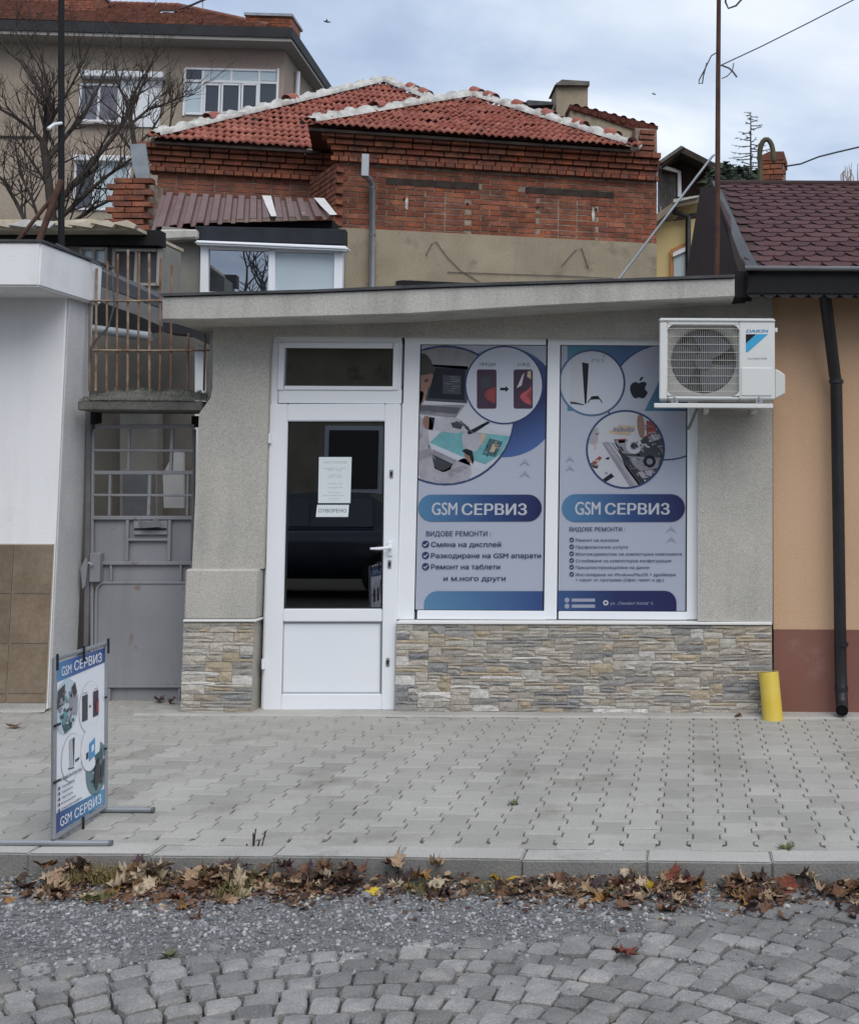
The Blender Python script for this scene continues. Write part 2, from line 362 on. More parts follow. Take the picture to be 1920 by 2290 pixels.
# kerb stones
kerb = MB().add([KF.pt(-4, -.14, -.3), KF.pt(8, -.14, -.3), KF.pt(8, -.01, -.3), KF.pt(-4, -.01, -.3), KF.pt(-4, -.14, -.02), KF.pt(8, -.14, -.02), KF.pt(8, -.01, -.02), KF.pt(-4, -.01, -.02)],
    [(0, 1, 2, 3), (4, 5, 6, 7), (0, 1, 5, 4), (2, 3, 7, 6), (1, 2, 6, 5), (0, 3, 7, 4)]).build('kerb', M['joint'], kind='structure')
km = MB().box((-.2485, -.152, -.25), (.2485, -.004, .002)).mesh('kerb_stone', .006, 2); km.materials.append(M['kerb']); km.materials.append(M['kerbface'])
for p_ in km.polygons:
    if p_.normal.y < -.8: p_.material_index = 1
j0 = KF.uw(1448, 1895)[0] if False else (ground(1448, 1905) - KF.O).dot(KF.u)
lst = []
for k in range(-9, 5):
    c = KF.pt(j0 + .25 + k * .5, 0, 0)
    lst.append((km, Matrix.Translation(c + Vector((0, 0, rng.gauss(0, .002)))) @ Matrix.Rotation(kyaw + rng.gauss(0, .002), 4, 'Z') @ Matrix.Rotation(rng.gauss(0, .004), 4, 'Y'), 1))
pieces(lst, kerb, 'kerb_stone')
# street: dusty bed with granite setts laid in arcs
mb = MB(); q = [KF.pt(-6, -.1, 0), KF.pt(10, -.1, 0), Vector((9, -14, 0)), Vector((-14, -14, 0))]
mb.hull8([p + Vector((0, 0, -.29)) for p in q], [p + Vector((0, 0, STREET - .026)) for p in q])
street = mb.build('cobbled_street', M['dirt'], kind='structure')
def sett(seed):
    r = random.Random(seed); n = 4
    g = 5; vs = []; 
    def P(i, j):
        x = (-1, -.84, 0, .84, 1)[i]; y = (-1, -.84, 0, .84, 1)[j]
        e = max(abs(x), abs(y)); rr = 1 - .09 * (abs(x * y)) ** 2
        z = (-.007 + r.uniform(-.003, .002)) if e > .99 else (r.uniform(-.0022, .0012) if e > .5 else r.uniform(-.001, .004))
        k = .022 if e > .99 else .03
        return (x * .5 * rr + r.uniform(-k, k), y * .5 * rr + r.uniform(-k, k), z)
    vs = [P(i, j) for j in range(g) for i in range(g)]
    fs = [(j * g + i, j * g + i + 1, (j + 1) * g + i + 1, (j + 1) * g + i) for j in range(g - 1) for i in range(g - 1)]
    ring = [i for i in range(g)] + [j * g + g - 1 for j in range(1, g)] + [(g - 1) * g + i for i in range(g - 2, -1, -1)] + [j * g for j in range(g - 2, 0, -1)]
    b = len(vs); vs += [(vs[k][0] * 1.02, vs[k][1] * 1.02, -.05) for k in ring]
    m_ = len(ring); fs += [(ring[k], b + k, b + (k + 1) % m_, ring[(k + 1) % m_]) for k in range(m_)]
    m = MB().add(vs, fs, False).mesh('sett'); m.materials.append(M['cobble']); return m
ST = [sett(i) for i in range(12)]
lst = []
CCX, CCY = -0.80, 2.55
rr = .5
while rr < 6.2:
    th = rng.uniform(0, .1); h = rng.uniform(.090, .106)
    while th < math.pi:
        w_ = rng.uniform(.080, .114); a = th + w_ / 2 / rr
        x = CCX - math.cos(a) * rr; y = CCY + math.sin(a) * rr
        th += (w_ + .006) / rr
        if not (3.0 < y < 5.02): continue
        sx = CX + FPX * x / y
        if sx < -250 or sx > 2170: continue
        if (Vector((x, y, 0)) - KF.O).dot(KF.v) > -.24: continue
        py = HY + FPX * (EYE - STREET) / y
        vis = 1 if (-40 < sx < 1960 and py < 2340) else 0
        Mx = Matrix.Translation((x, y, STREET + rng.gauss(0, .0045))) @ Matrix.Rotation(math.pi / 2 - a + rng.gauss(0, .05), 4, 'Z') @ Matrix.Rotation(rng.gauss(0, .03), 4, 'X') @ Matrix.Rotation(rng.gauss(0, .03), 4, 'Y') @ Matrix.Diagonal((w_, h - .002, 1, 1))
        lst.append((rng.choice(ST), Mx, vis * 10 + 1 / y))
    rr += h + .004
pieces(lst, street, 'cobblestone', 300, 'other_cobblestones')
# gravel drifted over the setts along the kerb
def gravel_h(x, y):
    sx = CX + FPX * x / y
    yb = 4.26 + max(0, sx) / 1250 * .22 if sx < 1250 else 4.48 + (sx - 1250) / 650 * .50
    yb += .10 * mnoise.noise(Vector((x * 2.2, y * 1.5, 3)))
    t = max(0, min(1, (y - yb + .18) / .32)); t = t * t * (3 - 2 * t)
    return STREET - .020 + .030 * t + .008 * mnoise.noise(Vector((x * 6, y * 6, 0))) + .004 * mnoise.noise(Vector((x * 22, y * 22, 5)))
mb = MB(); nx, ny = 180, 48; x0, x1, y0, y1 = -3.4, 1.5, 4.05, 5.25
vs = []
for j in range(ny + 1):
    for i in range(nx + 1):
        x = x0 + (x1 - x0) * i / nx; y = y0 + (y1 - y0) * j / ny; vs.append((x, y, gravel_h(x, y)))
mb.add(vs, [(j * (nx + 1) + i, j * (nx + 1) + i + 1, (j + 1) * (nx + 1) + i + 1, (j + 1) * (nx + 1) + i) for j in range(ny) for i in range(nx)], True)
mb.build('gravel_bed', M['gravelbed'], kind='structure')
ico = [(0, 0, 1), (.89, 0, .45), (.28, .85, .45), (-.72, .53, .45), (-.72, -.53, .45), (.28, -.85, .45), (.72, .53, -.45), (-.28, .85, -.45), (-.89, 0, -.45), (-.28, -.85, -.45), (.72, -.53, -.45), (0, 0, -1)]
icf = [(0, 1, 2), (0, 2, 3), (0, 3, 4), (0, 4, 5), (0, 5, 1), (1, 6, 2), (2, 7, 3), (3, 8, 4), (4, 9, 5), (5, 10, 1), (2, 6, 7), (3, 7, 8), (4, 8, 9), (5, 9, 10), (1, 10, 6), (6, 11, 7), (7, 11, 8), (8, 11, 9), (9, 11, 10), (10, 11, 6)]
vs, fs, mi = [], [], []
cnt = 0
while cnt < 13000:
    x = rng.uniform(-3.1, 1.3); y = rng.uniform(4.0, 5.12); h = gravel_h(x, y)
    p = (h - STREET + .02) / .03
    if rng.random() > p * .9 + .04: continue
    if (Vector((x, y, 0)) - KF.O).dot(KF.v) > -.165: continue
    s = rng.choice((.0025, .003, .0035, .004, .005, .0065, .009)) * (1.0 if rng.random() < .985 else 1.7)
    E = Matrix.Rotation(rng.uniform(0, 6), 3, 'Z') @ Matrix.Rotation(rng.uniform(0, 6), 3, 'X') @ Matrix.Diagonal((s * rng.uniform(.8, 1.5), s * rng.uniform(.7, 1.1), s * rng.uniform(.5, .9)))
    b = len(vs); z = max(h, STREET - .004) + s * .3
    vs += [E @ (Vector(k) * rng.uniform(.85, 1.15)) + Vector((x, y, z)) for k in ico]; fs += [tuple(b + k for k in f) for f in icf]
    k = rng.choices((0, 1, 2, 3), (5, 4, 3, 1.2))[0]; mi += [k] * 20; cnt += 1
me = bpy.data.meshes.new('loose_gravel'); me.from_pydata(vs, [], fs)
for i in range(4): me.materials.append(M['gr%d' % i])
me.polygons.foreach_set('material_index', mi)
link('loose_gravel', me, (0, 0, 0), None, label='loose grey gravel drifted along the foot of the kerb', cat='gravel', kind='stuff')
# ================================================================== the shop
M['claymortar'] = pm('pale stone bed', (.33, .31, .275), (.40, .37, .33), 9, .95, .4, 50, .1)
F = Frame((0, 8.15, 0))            # front of the plaster wall
shop = thing('shop_building', 'small grey roughcast shop with flat concrete roof and white door', 'shop', (-1.6, 8.3, 0))
D = .08                             # joinery sits this far behind the plaster face
# walls round the glazing
mb = MB().prism(F, [(476, 690), (1450, 660), (1600, 640), (1727, 640), (1727, 752), (1562, 758), (606, 750), (602, 800), (597, 1000), (588, 1272), (429, 1272), (445, 925), (470, 890), (475, 870)], 0, .24)
mb.build('wall', M['plaster'], shop)
MB().prism(F, [(1560.5, 757), (1727, 751), (1727, 1392), (1559, 1389)], .002, .24).build('wall', M['plaster'], shop)
XL, XR = F.uw(435, 1000)[0], F.uw(1727, 1000)[0]
MB().box((XL - .02, 8.40, 0), (XL + .18, 11.2, 2.6)).build('side_wall', M['plaster'], shop)
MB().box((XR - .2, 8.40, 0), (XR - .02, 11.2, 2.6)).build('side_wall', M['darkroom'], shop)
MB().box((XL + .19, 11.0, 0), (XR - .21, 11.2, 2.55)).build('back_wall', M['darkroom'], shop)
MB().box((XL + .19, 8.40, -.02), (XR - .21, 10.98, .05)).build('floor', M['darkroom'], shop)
MB().box((XL + .9, 9.9, .06), (XL + 1.25, 10.9, 2.5)).build('partition', M['beigeplaster'], shop)
# roof slab, front edge rising to the right
top = [(362, 664), (700, 655), (1000, 643), (1300, 633), (1642, 622)]; bot = [(1642, 663), (1200, 684), (905, 702), (470, 714), (362, 714)]
mb = MB(); FV = -.40
mb.prism(F, top + bot, FV, 3.1)
slab = mb.build('roof_slab', M['slabconc'], shop, .006)
FR = [F.uw(x, y - 1, FV) for x, y in top]
MB().prism(F, [(u + (-.01 if i == 0 else 0), w + .018 + rng.uniform(-.002, .003)) for i, (u, w) in enumerate(FR)] + [(u, w + .001) for u, w in FR[::-1]], FV - .018, 3.1, px=False).build('roofing_felt', M['felt'], slab)
# pedestal of the left pier and the low wall under the window
PF = -.07
MB().prism(F, [(414, 1273), (575, 1273), (569, 1386), (410, 1386)], PF, .2).build('pier_plinth', M['plaster'], shop, .012)
MB().prism(F, [(409, 1386), (572, 1386), (571.5, 1391), (408.5, 1391)], PF - .012, .2).build('trim_strip', M['trim'], shop, .003)
ped = MB().prism(F, [(410, 1391), (568, 1391), (562, 1600), (405, 1600)], PF + .012, .2).build('stone_plinth', M['claymortar'], shop)
wallb = MB().prism(F, [(886, 1398), (1725, 1398), (1727, 1602), (882, 1602)], .0, .2).build('stone_plinth', M['claymortar'], shop)
MB().prism(F, [(886, 1390), (1726, 1392), (1726, 1398), (886, 1396)], -.022, .2).build('trim_strip', M['trim'], shop, .003)
MB().prism(F, [(575, 1590), (886, 1592), (886, 1604), (572, 1602)], .03, .25).build('threshold', M['kerb'], shop, .006)
SCOL = [(.42, .385, .33), (.34, .315, .28), (.47, .44, .39), (.30, .29, .275), (.43, .36, .26), (.56, .54, .505), (.38, .33, .265), (.25, .25, .25)]
SW = (7, 7, 6, 4, 3.5, 3.5, 4, 2.2)
SM = [pm('split stone', c, tuple(k * .82 for k in c), 14, .9, .6, 60, .15, fine=.16, fs=70, rv=.12, dirt=((.36, .30, .22), 9, .62, .8)) for c in SCOL]
def stone_mesh(seed, mat):
    r = random.Random(seed); g = 4; vs = []
    for j in range(3):
        for i in range(g):
            x = -.5 + i / (g - 1); z = -.5 + j / 2; e = (i in (0, g - 1)) or (j in (0, 2))
            y = (-.15 if e else -.6) + r.uniform(-.35, .25)
            vs.append((x + (r.uniform(-.03, .03) if 0 < i < g - 1 else r.uniform(-.02, .01) * (-1 if i else 1)), y, z * r.uniform(.90, 1.0) if e else z + r.uniform(-.1, .1)))
    fs = [(j * g + i, j * g + i + 1, (j + 1) * g + i + 1, (j + 1) * g + i) for j in range(2) for i in range(g - 1)]
    ring = [0, 1, 2, 3, 7, 11, 10, 9, 8, 4]; b = len(vs); vs += [(vs[k][0], 1.0, vs[k][2]) for k in ring]
    fs += [(ring[k], ring[(k + 1) % 10], b + (k + 1) % 10, b + k) for k in range(10)]
    m = MB().add(vs, fs).mesh('stone'); m.materials.append(mat); return m
SMESH = [[stone_mesh(10 * k + s, m) for s in range(4)] for k, m in enumerate(SM)]
def cladding(parent, px, v, gu=.021, gw=.0205):
    q = [F.uw(x, y, v) for x, y in px]; u0 = min(a for a, _ in q); u1 = max(a for a, _ in q); w0 = min(b for _, b in q) + .004; w1 = max(b for _, b in q)
    nu, nw = int((u1 - u0) / gu), int((w1 - w0) / gw); gu = (u1 - u0) / nu; gw = (w1 - w0) / nw
    occ = [[0] * nu for _ in range(nw)]; out_ = []
    for j in range(nw):
        i = 0
        while i < nu:
            if occ[j][i]: i += 1; continue
            run = 0
            while i + run < nu and not occ[j][i + run]: run += 1
            h = rng.choices((1, 2, 3), (6, 5, 1.4))[0]; wdt = rng.randint(4, 13) if h == 1 else rng.randint(4, 9) if h == 2 else rng.randint(4, 7)
            wdt = min(wdt, run); 
            if run - wdt in (1, 2): wdt = run
            h = min(h, nw - j)
            for jj in range(j, j + h):
                for ii in range(i, i + wdt): occ[jj][ii] = 1
            k = rng.choices(range(8), SW)[0]
            sz = (wdt * gu - .003, rng.uniform(.008, .017), h * gw - .0012)
            c = F.pt(u0 + (i + wdt / 2) * gu, v, w0 + (j + h / 2) * gw)
            out_.append((rng.choice(SMESH[k]), Matrix.Translation(c) @ Matrix.Rotation(rng.gauss(0, .012), 4, 'Y') @ Matrix.Diagonal((*sz, 1)), sz[0] * sz[2]))
            i += wdt
    pieces(out_, parent, 'stone', 300, 'small_stones')
cladding(wallb, [(887, 1400), (1724, 1400), (1724, 1598), (887, 1598)], -.004)
cladding(ped, [(411, 1393), (566, 1393), (561, 1598), (407, 1598)], PF + .008)
# glazing: window frame round two large panes, door and toplight
J = D
win = MB()
for r_ in [(897, 753, 932, 1386), (1220, 753, 1248, 1386), (1536, 755, 1560.5, 1386)]: win.rect(F, *r_, J - .02, J + .05)
for r_ in [(932, 753, 1220, 770), (1248, 754, 1536, 771.5), (932, 1366, 1220, 1386), (1248, 1368, 1536, 1386)]: win.rect(F, *r_, J - .021, J + .05)
window = win.build('window_frame', M['pvc'], shop, .004)
P1 = (931, 769, 1221, 1367); P2 = (1247, 770.5, 1537, 1369)
for a, b, c, d in (P1, P2):
    MB().rect(F, a - 2, b - 2, c + 2, d + 2, J + .012, J + .018).build('pane', M['winglass'], window)
    g = MB()
    g.rect(F, a, b, a + 4, d, J - .006, J + .01); g.rect(F, c - 4, b, c, d, J - .006, J + .01); g.rect(F, a + 4, b, c - 4, b + 3, J - .006, J + .01); g.rect(F, a + 4, d - 3, c - 4, d, J - .006, J + .01)
    g.build('gasket', M['gasket'], window)
# door frame and toplight
def frame4(mbx, x0, y0, x1, y1, l, t, r_, b, v0, v1):
    mbx.rect(F, x0, y0, x0 + l, y1, v0, v1); mbx.rect(F, x1 - r_, y0, x1, y1, v0, v1)
    mbx.rect(F, x0 + l, y0, x1 - r_, y0 + t, v0, v1); mbx.rect(F, x0 + l, y1 - b, x1 - r_, y1, v0, v1)
mb = MB()
mb.prism(F, [(606, 751), (624, 751), (601.5, 1592), (583, 1592)], J - .02, J + .05, v=J - .02)
mb.rect(F, 622, 752, 897, 767, J - .021, J + .05); mb.rect(F, 622, 870, 897, 902, J - .021, J + .05); mb.rect(F, 889, 766, 897, 871, J - .02, J + .05); mb.rect(F, 893, 902, 897.5, 1386, J - .02, J + .05)
mb.build('door_frame', M['pvc'], shop, .003)
tl = MB(); frame4(tl, 621, 766, 890, 872, 13, 12, 12, 9, J - .034, J + .03)
tl = tl.build('toplight', M['pvc'], shop, .004)
MB().rect(F, 632, 776, 880, 865, J + .0, J + .006).build('pane', M['glass'], tl)
g = MB(); frame4(g, 633, 777, 879, 864, 3, 3, 3, 2, J - .012, J - .001); g.build('gasket', M['gasket'], tl)
DV = J - .045
dq = [(603, 903), (895, 903), (882, 1589), (586, 1589)]
mb = MB()
mb.prism(F, [(603, 903), (643, 903), (627, 1589), (586, 1589)], DV, J + .04)
mb.prism(F, [(860, 903), (895, 903), (882, 1589), (852, 1589)], DV, J + .04)
mb.prism(F, [(643, 903), (860, 903), (860, 942), (642, 942)], DV + .001, J + .04)
mb.prism(F, [(632.5, 1362), (853.5, 1362), (853.3, 1391), (632, 1391)], DV + .001, J + .04)
mb.prism(F, [(628.5, 1552), (852.5, 1552), (852, 1589), (627, 1589)], DV + .001, J + .04)
door = mb.build('door', M['pvc'], shop, .006, 2)
MB().prism(F, [(640, 938), (863, 938), (855, 1366), (630, 1366)], J - .01, J - .004).build('pane', M['glass'], door)
g = MB()
for q in ([(642, 941), (646, 941), (636, 1363), (632.5, 1363)], [(857, 941), (861, 941), (854.5, 1363), (851, 1363)], [(645, 941), (858, 941), (858, 945), (645, 945)], [(636, 1359), (852, 1359), (852, 1363), (636, 1363)]): g.prism(F, q, J - .022, J - .011)
g.build('gasket', M['gasket'], door)
MB().prism(F, [(631, 1390), (854, 1390), (852, 1554), (627, 1554)], J - .022, J).build('door_panel', M['doorpanel'], door)
g = MB()
for q in ([(631, 1391), (634, 1391), (631, 1552), (628, 1552)], [(850, 1391), (853, 1391), (852, 1552), (849, 1552)], [(634, 1391), (850, 1391), (850, 1394), (634, 1394)], [(631, 1549), (849, 1549), (849, 1552), (631, 1552)]): g.prism(F, q, J - .030, J - .023)
g.build('panel_bead', pm('grey bead', (.24, .25, .27), None, 2, .5), door)
# lever handle, lock cylinders, hinges
h = MB(); a = F.pp(872, 1222, DV - .02)
h.rect(F, 866, 1211, 877, 1243, DV - .012, DV - .001)
h.tube([F.pp(872, 1224, DV - .005), F.pp(872, 1224, DV - .05)], .011, 10)
h.tube([F.pp(873, 1224, DV - .048), F.pp(862, 1226, DV - .05), F.pp(845, 1227, DV - .05), F.pp(828, 1227, DV - .046)], [.010, .011, .010, .007], 10)
h.build('handle', M['pvc'], door, .002)
for x, y in ((875, 1060), (871, 1262), (867, 1481)):
    c = F.uw(x, y, DV)
    k = MB(); k.rect(F, c[0] - .012, c[1] - .028, c[0] + .012, c[1] + .028, DV - .006, DV - .0005, px=False)
    k = k.build('lock', M['steel'], door, .003)
    MB().tube([F.pt(c[0], DV - .014, c[1] + .006), F.pt(c[0], DV - .007, c[1] + .006)], .0085, 12).rect(F, c[0] - .004, c[1] - .014, c[0] + .004, c[1] + .004, DV - .013, DV - .007, px=False).build('keyhole', M['black'], k)
for x, y in ((603, 980), (588.5, 1485)):
    MB().tube([F.pp(x, y - 11, DV - .014), F.pp(x - .5, y + 11, DV - .014)], .012, 10).build('hinge', M['pvc2'], door)

# ------------------------------------------------------------------ flat prints
_bf = {}
def text_mesh(s, bold=0.0, shear=0.0):
    key = (s, bold, shear)
    if key in _bf: return _bf[key]
    cu = bpy.data.curves.new('lettering', 'FONT'); cu.body = s; cu.size = 1.0; cu.offset = bold; cu.shear = shear; cu.resolution_u = 3; cu.fill_mode = 'FRONT'
    o = bpy.data.objects.new('lettering', cu); COL.objects.link(o)
    dg = bpy.context.evaluated_depsgraph_get(); dg.update()
    cv = o.evaluated_get(dg).to_curve(dg); loops = []
    for sp in cv.splines:
        q = []
        if sp.type == 'BEZIER':
            b = sp.bezier_points
            for i in range(len(b)):
                p, n_ = b[i], b[(i + 1) % len(b)]
                straight = (p.handle_right - p.co).cross(n_.co - p.co).length < 1e-5 and (n_.handle_left - p.co).cross(n_.co - p.co).length < 1e-5
                for k in range(1 if straight else 4):
                    t = k / 4; a = 1 - t; c_ = p.co * a ** 3 + p.handle_right * 3 * a * a * t + n_.handle_left * 3 * a * t * t + n_.co * t ** 3; q.append((c_.x, c_.y))
        else: q = [(p.co.x, p.co.y) for p in sp.points]
        if len(q) > 2: loops.append((q, sum(q[i][0] * q[(i + 1) % len(q)][1] - q[(i + 1) % len(q)][0] * q[i][1] for i in range(len(q)))))
    o.evaluated_get(dg).to_curve_clear()
    # fill by thin level strips with the non-zero rule, so overlapping outlines stay solid
    ed = []
    for q, _ in loops:
        for i in range(len(q)):
            (xa, ya), (xb, yb) = q[i], q[(i + 1) % len(q)]
            if abs(ya - yb) > 1e-9: ed.append((min(ya, yb), max(ya, yb), xa, ya, (xb - xa) / (yb - ya), 1 if yb > ya else -1))
    vs, fs = [], []; H_ = 1 / 90; lo_ = min(e[0] for e in ed); hi_ = max(e[1] for e in ed); y = lo_
    while y < hi_ - 1e-6:
        y2 = min(y + H_, hi_); ym = (y + y2) / 2
        cr_ = sorted((e[2] + (ym - e[3]) * e[4], e) for e in ed if e[0] <= ym < e[1]); wn = 0; st_ = None
        for x, e in cr_:
            if wn == 0: st_ = e
            wn += e[5]
            if wn == 0:
                b0 = len(vs); xs = [k[2] + (min(max(t, k[0]), k[1]) - k[3]) * k[4] for k, t in ((st_, y), (e, y), (e, y2), (st_, y2))]
                vs += [Vector((xs[0], y, 0)), Vector((xs[1], y, 0)), Vector((xs[2], y2, 0)), Vector((xs[3], y2, 0))]; fs.append((b0, b0 + 1, b0 + 2, b0 + 3))
        y = y2
    bpy.data.objects.remove(o); bpy.data.curves.remove(cu)
    _bf[key] = (vs, fs); return _bf[key]
class Sheet:
    """print layers on an upright frame; each layer lies a hair in front of the one below"""
    def __init__(s, fr, v, clip=None, step=.00028): s.fr = fr; s.v = v; s.k = 0; s.step = step; s.clip = clip; s.out = {}
    def layer(s): s.k += 1
    def _clip(s, q):
        if not s.clip: return q
        a0, b0, a1, b1 = s.clip
        for ax, lim, sg in ((0, a0, 1), (0, a1, -1), (1, b0, 1), (1, b1, -1)):
            o = []
            for i in range(len(q)):
                p, n = q[i], q[(i + 1) % len(q)]; ip = (p[ax] - lim) * sg >= 0; inn = (n[ax] - lim) * sg >= 0
                if ip: o.append(p)
                if ip != inn:
                    t = (lim - p[ax]) / (n[ax] - p[ax]); o.append((p[0] + (n[0] - p[0]) * t, p[1] + (n[1] - p[1]) * t))
            q = o
            if len(q) < 3: return []
        return q
    def uwpoly(s, mat, q, name='print'):
        q = s._clip(q)
        if len(q) < 3: return
        mb = s.out.setdefault((name if name == 'ring' else name + str(len(s.out)), mat.name), (MB(), mat))[0]
        a = sum(q[i][0] * q[(i + 1) % len(q)][1] - q[(i + 1) % len(q)][0] * q[i][1] for i in range(len(q)))
        if a < 0: q = q[::-1]
        mb.add([s.fr.pt(u, s.v - s.k * s.step, w) for u, w in q], [tuple(range(len(q)))])
    def poly(s, mat, pts, name='print'): s.uwpoly(mat, [s.fr.uw(x, y, s.v) for x, y in pts], name)
    def disc(s, mat, cx, cy, r, name='print', n=48, clip=None):
        s.poly(mat, [(cx + r * math.cos(2 * math.pi * i / n), cy + r * math.sin(2 * math.pi * i / n)) for i in range(n)], name)
    def ring(s, mat, cx, cy, r0, r1, name='ring', n=56, a0=0, a1=2 * math.pi):
        for i in range(n):
            t0 = a0 + (a1 - a0) * i / n; t1 = a0 + (a1 - a0) * (i + 1) / n
            s.poly(mat, [(cx + r0 * math.cos(t0), cy + r0 * math.sin(t0)), (cx + r1 * math.cos(t0), cy + r1 * math.sin(t0)), (cx + r1 * math.cos(t1), cy + r1 * math.sin(t1)), (cx + r0 * math.cos(t1), cy + r0 * math.sin(t1))], name)
    def inside(s, mat, pts, c, r, name='print'):
        """polygon cut by a circle (pixels)"""
        q = list(pts); n = 28
        for k in range(n):
            ax, ay = math.cos(2 * math.pi * k / n), math.sin(2 * math.pi * k / n); o = []
            f = lambda p: r - ((p[0] - c[0]) * ax + (p[1] - c[1]) * ay)
            for i in range(len(q)):
                p, m_ = q[i], q[(i + 1) % len(q)]; fp, fm = f(p), f(m_)
                if fp >= 0: o.append(p)
                if (fp >= 0) != (fm >= 0):
                    t = fp / (fp - fm); o.append((p[0] + (m_[0] - p[0]) * t, p[1] + (m_[1] - p[1]) * t))
            q = o
            if len(q) < 3: return
        s.poly(mat, q, name)
    def text(s, mat, t, x0, x1, yc, hpx, bold=.012, shear=0., name='lettering', uw=False, flip=False):
        vs, fs = text_mesh(t, 0.0, shear)
        a0 = min(v.x for v in vs); a1 = max(v.x for v in vs)
        p0 = (x0, yc) if uw else s.fr.uw(x0, yc, s.v); p1 = (x1, yc) if uw else s.fr.uw(x1, yc, s.v)
        hh = hpx if uw else abs(s.fr.uw(x0, yc - hpx / 2, s.v)[1] - s.fr.uw(x0, yc + hpx / 2, s.v)[1])
        cap = .727; k = (p1[0] - p0[0]) / (a1 - a0); ky = hh / cap
        mb = s.out.setdefault((name + str(len(s.out)), mat.name), (MB(), mat))[0]
        for c_, (dx, dz) in enumerate(((0, 0),) if bold < .005 else ((-1, 0), (1, 0), (0, .6))):
            mb.add([s.fr.pt(p0[0] + (v.x - a0) * k + dx * bold * ky, s.v - s.k * s.step - c_ * .0002 - v.z * .05, p0[1] - hh / 2 + (v.y + dz * bold) * ky + (p1[1] - p0[1]) * (v.x - a0) / (a1 - a0)) for v in vs], fs)
    def build(s, parent):
        for (name, _), (mb, mat) in s.out.items():
            name = name.rstrip('0123456789')
            if mb.v:
                lo = [min(p[i] for p in mb.v) for i in range(3)]; org = Vector(lo)
                me = bpy.data.meshes.new(name); me.from_pydata([p - org for p in mb.v], [], mb.f); me.materials.append(mat); link(name, me, org, parent)
def ink(name, c, rough=.2): return pm(name, c, None, 2, rough, spec=.45)
def photo(name, c): return pm(name, c, tuple(k * .80 for k in c), 12, .4, spec=.45, fine=.06, fs=60)
I = dict(paper=ink('poster paper', (.385, .415, .50)), white=ink('white print', (.47, .50, .57)), grey=photo('photo grey', (.27, .26, .27)), dk=ink('dark print', (.018, .022, .032)), dk2=photo('dark grey print', (.045, .05, .062)),
    navy=ink('navy print', (.022, .028, .085)), ring=ink('ring blue', (.04, .065, .15)), teal=photo('teal print', (.15, .37, .41)), tealdk=photo('dark teal', (.05, .12, .13)), skin=photo('skin print', (.25, .145, .115)), hair=photo('hair print', (.045, .038, .035)),
    coat=photo('coat print', (.34, .335, .38)), coat2=photo('coat fold', (.25, .245, .285)), glove=photo('glove print', (.40, .40, .45)), txt=ink('text blue', (.035, .05, .12)), faint=ink('faint mark', (.30, .32, .40)), pink=photo('pink print', (.42, .09, .10)), plum=photo('plum print', (.055, .03, .055)), tan=photo('tan print', (.48, .38, .28)), red=photo('red print', (.25, .05, .05)), lt=ink('light print', (.46, .475, .52)), metal=photo('metal print', (.25, .25, .29)))
pv = J - .004
def gx(n, stops, x0, y0, x1, y1, fr=F, v=pv): return grad(n, stops, fr.pp(x0, y0, v), fr.pp(x1, y1, v))
BL = [(0, (.075, .19, .33)), (.55, (.03, .065, .18)), (1, (.016, .018, .075))]
def poster(label, rect):
    a = F.uw(rect[0] + 4, (rect[1] + rect[3]) / 2, pv)[0]; b = F.uw(rect[2] - 4, (rect[1] + rect[3]) / 2, pv)[0]
    t_ = F.uw((rect[0] + rect[2]) / 2, rect[1] + 3, pv)[1]; c = F.uw((rect[0] + rect[2]) / 2, rect[3] - 3, pv)[1]
    root = thing('window_poster', label, 'poster', F.pt((a + b) / 2, pv, c), 'printed posters filling the shop window')
    MB().rect(F, a, c, b, t_, pv, pv + .014, px=False).build('sheet', I['paper'], root)
    return root, Sheet(F, pv, (a, c, b, t_))
def pill(s, mat, x0, y0, x1, y1, r=None):
    r = r or (y1 - y0) / 2; q = []
    for cx, cy, a in ((x1 - r, y0 + r, -90), (x1 - r, y1 - r, 0), (x0 + r, y1 - r, 90), (x0 + r, y0 + r, 180)):
        q += [(cx + r * math.cos(R(a + k * 15)), cy + r * math.sin(R(a + k * 15))) for k in range(7)]
    s.poly(mat, q)
def chev(s, cx, cy, k=1.0):
    for dy in (0, 26 * k): s.poly(I['faint'], [(cx, cy + dy), (cx + 13 * k, cy + dy + 17 * k), (cx, cy + dy + 8 * k), (cx - 13 * k, cy + dy + 17 * k)])
def check(s, x, y, r):
    s.disc(I['txt'], x, y, r, n=18); s.layer()
    s.poly(I['lt'], [(x - .5 * r, y - .05 * r), (x - .15 * r, y + .25 * r), (x + .5 * r, y - .45 * r), (x + .6 * r, y - .25 * r), (x - .15 * r, y + .6 * r), (x - .65 * r, y + .15 * r)]); s.k -= 1
# --- poster beside the door
po1, s = poster('poster of gloved technician at laptop, beside the door', P1)
s.layer(); s.disc(gx('blue disc', [(0, (.10, .24, .36)), (.3, (.03, .06, .16)), (.6, (.016, .02, .085)), (1, (.06, .12, .30))], 1060, 800, 1160, 1020), 1126, 899, 124)
s.layer(); s.disc(I['ring'], 995, 929, 157); s.layer(); c, r = (995, 929), 152
s.disc(I['lt'], *c, r)
def chaikin(p, n=2):
    for _ in range(n): p = [q for i in range(len(p)) for q in ((p[i][0] * .75 + p[(i + 1) % len(p)][0] * .25, p[i][1] * .75 + p[(i + 1) % len(p)][1] * .25), (p[i][0] * .25 + p[(i + 1) % len(p)][0] * .75, p[i][1] * .25 + p[(i + 1) % len(p)][1] * .75))]
    return p
s.layer(); ins = lambda m, p: s.inside(I[m], chaikin(p) if m in ('skin', 'hair', 'coat', 'coat2', 'glove', 'red') and len(p) > 4 else p, c, r)
ins('grey', [(925, 770), (1090, 770), (1090, 830), (1040, 826), (925, 815)])
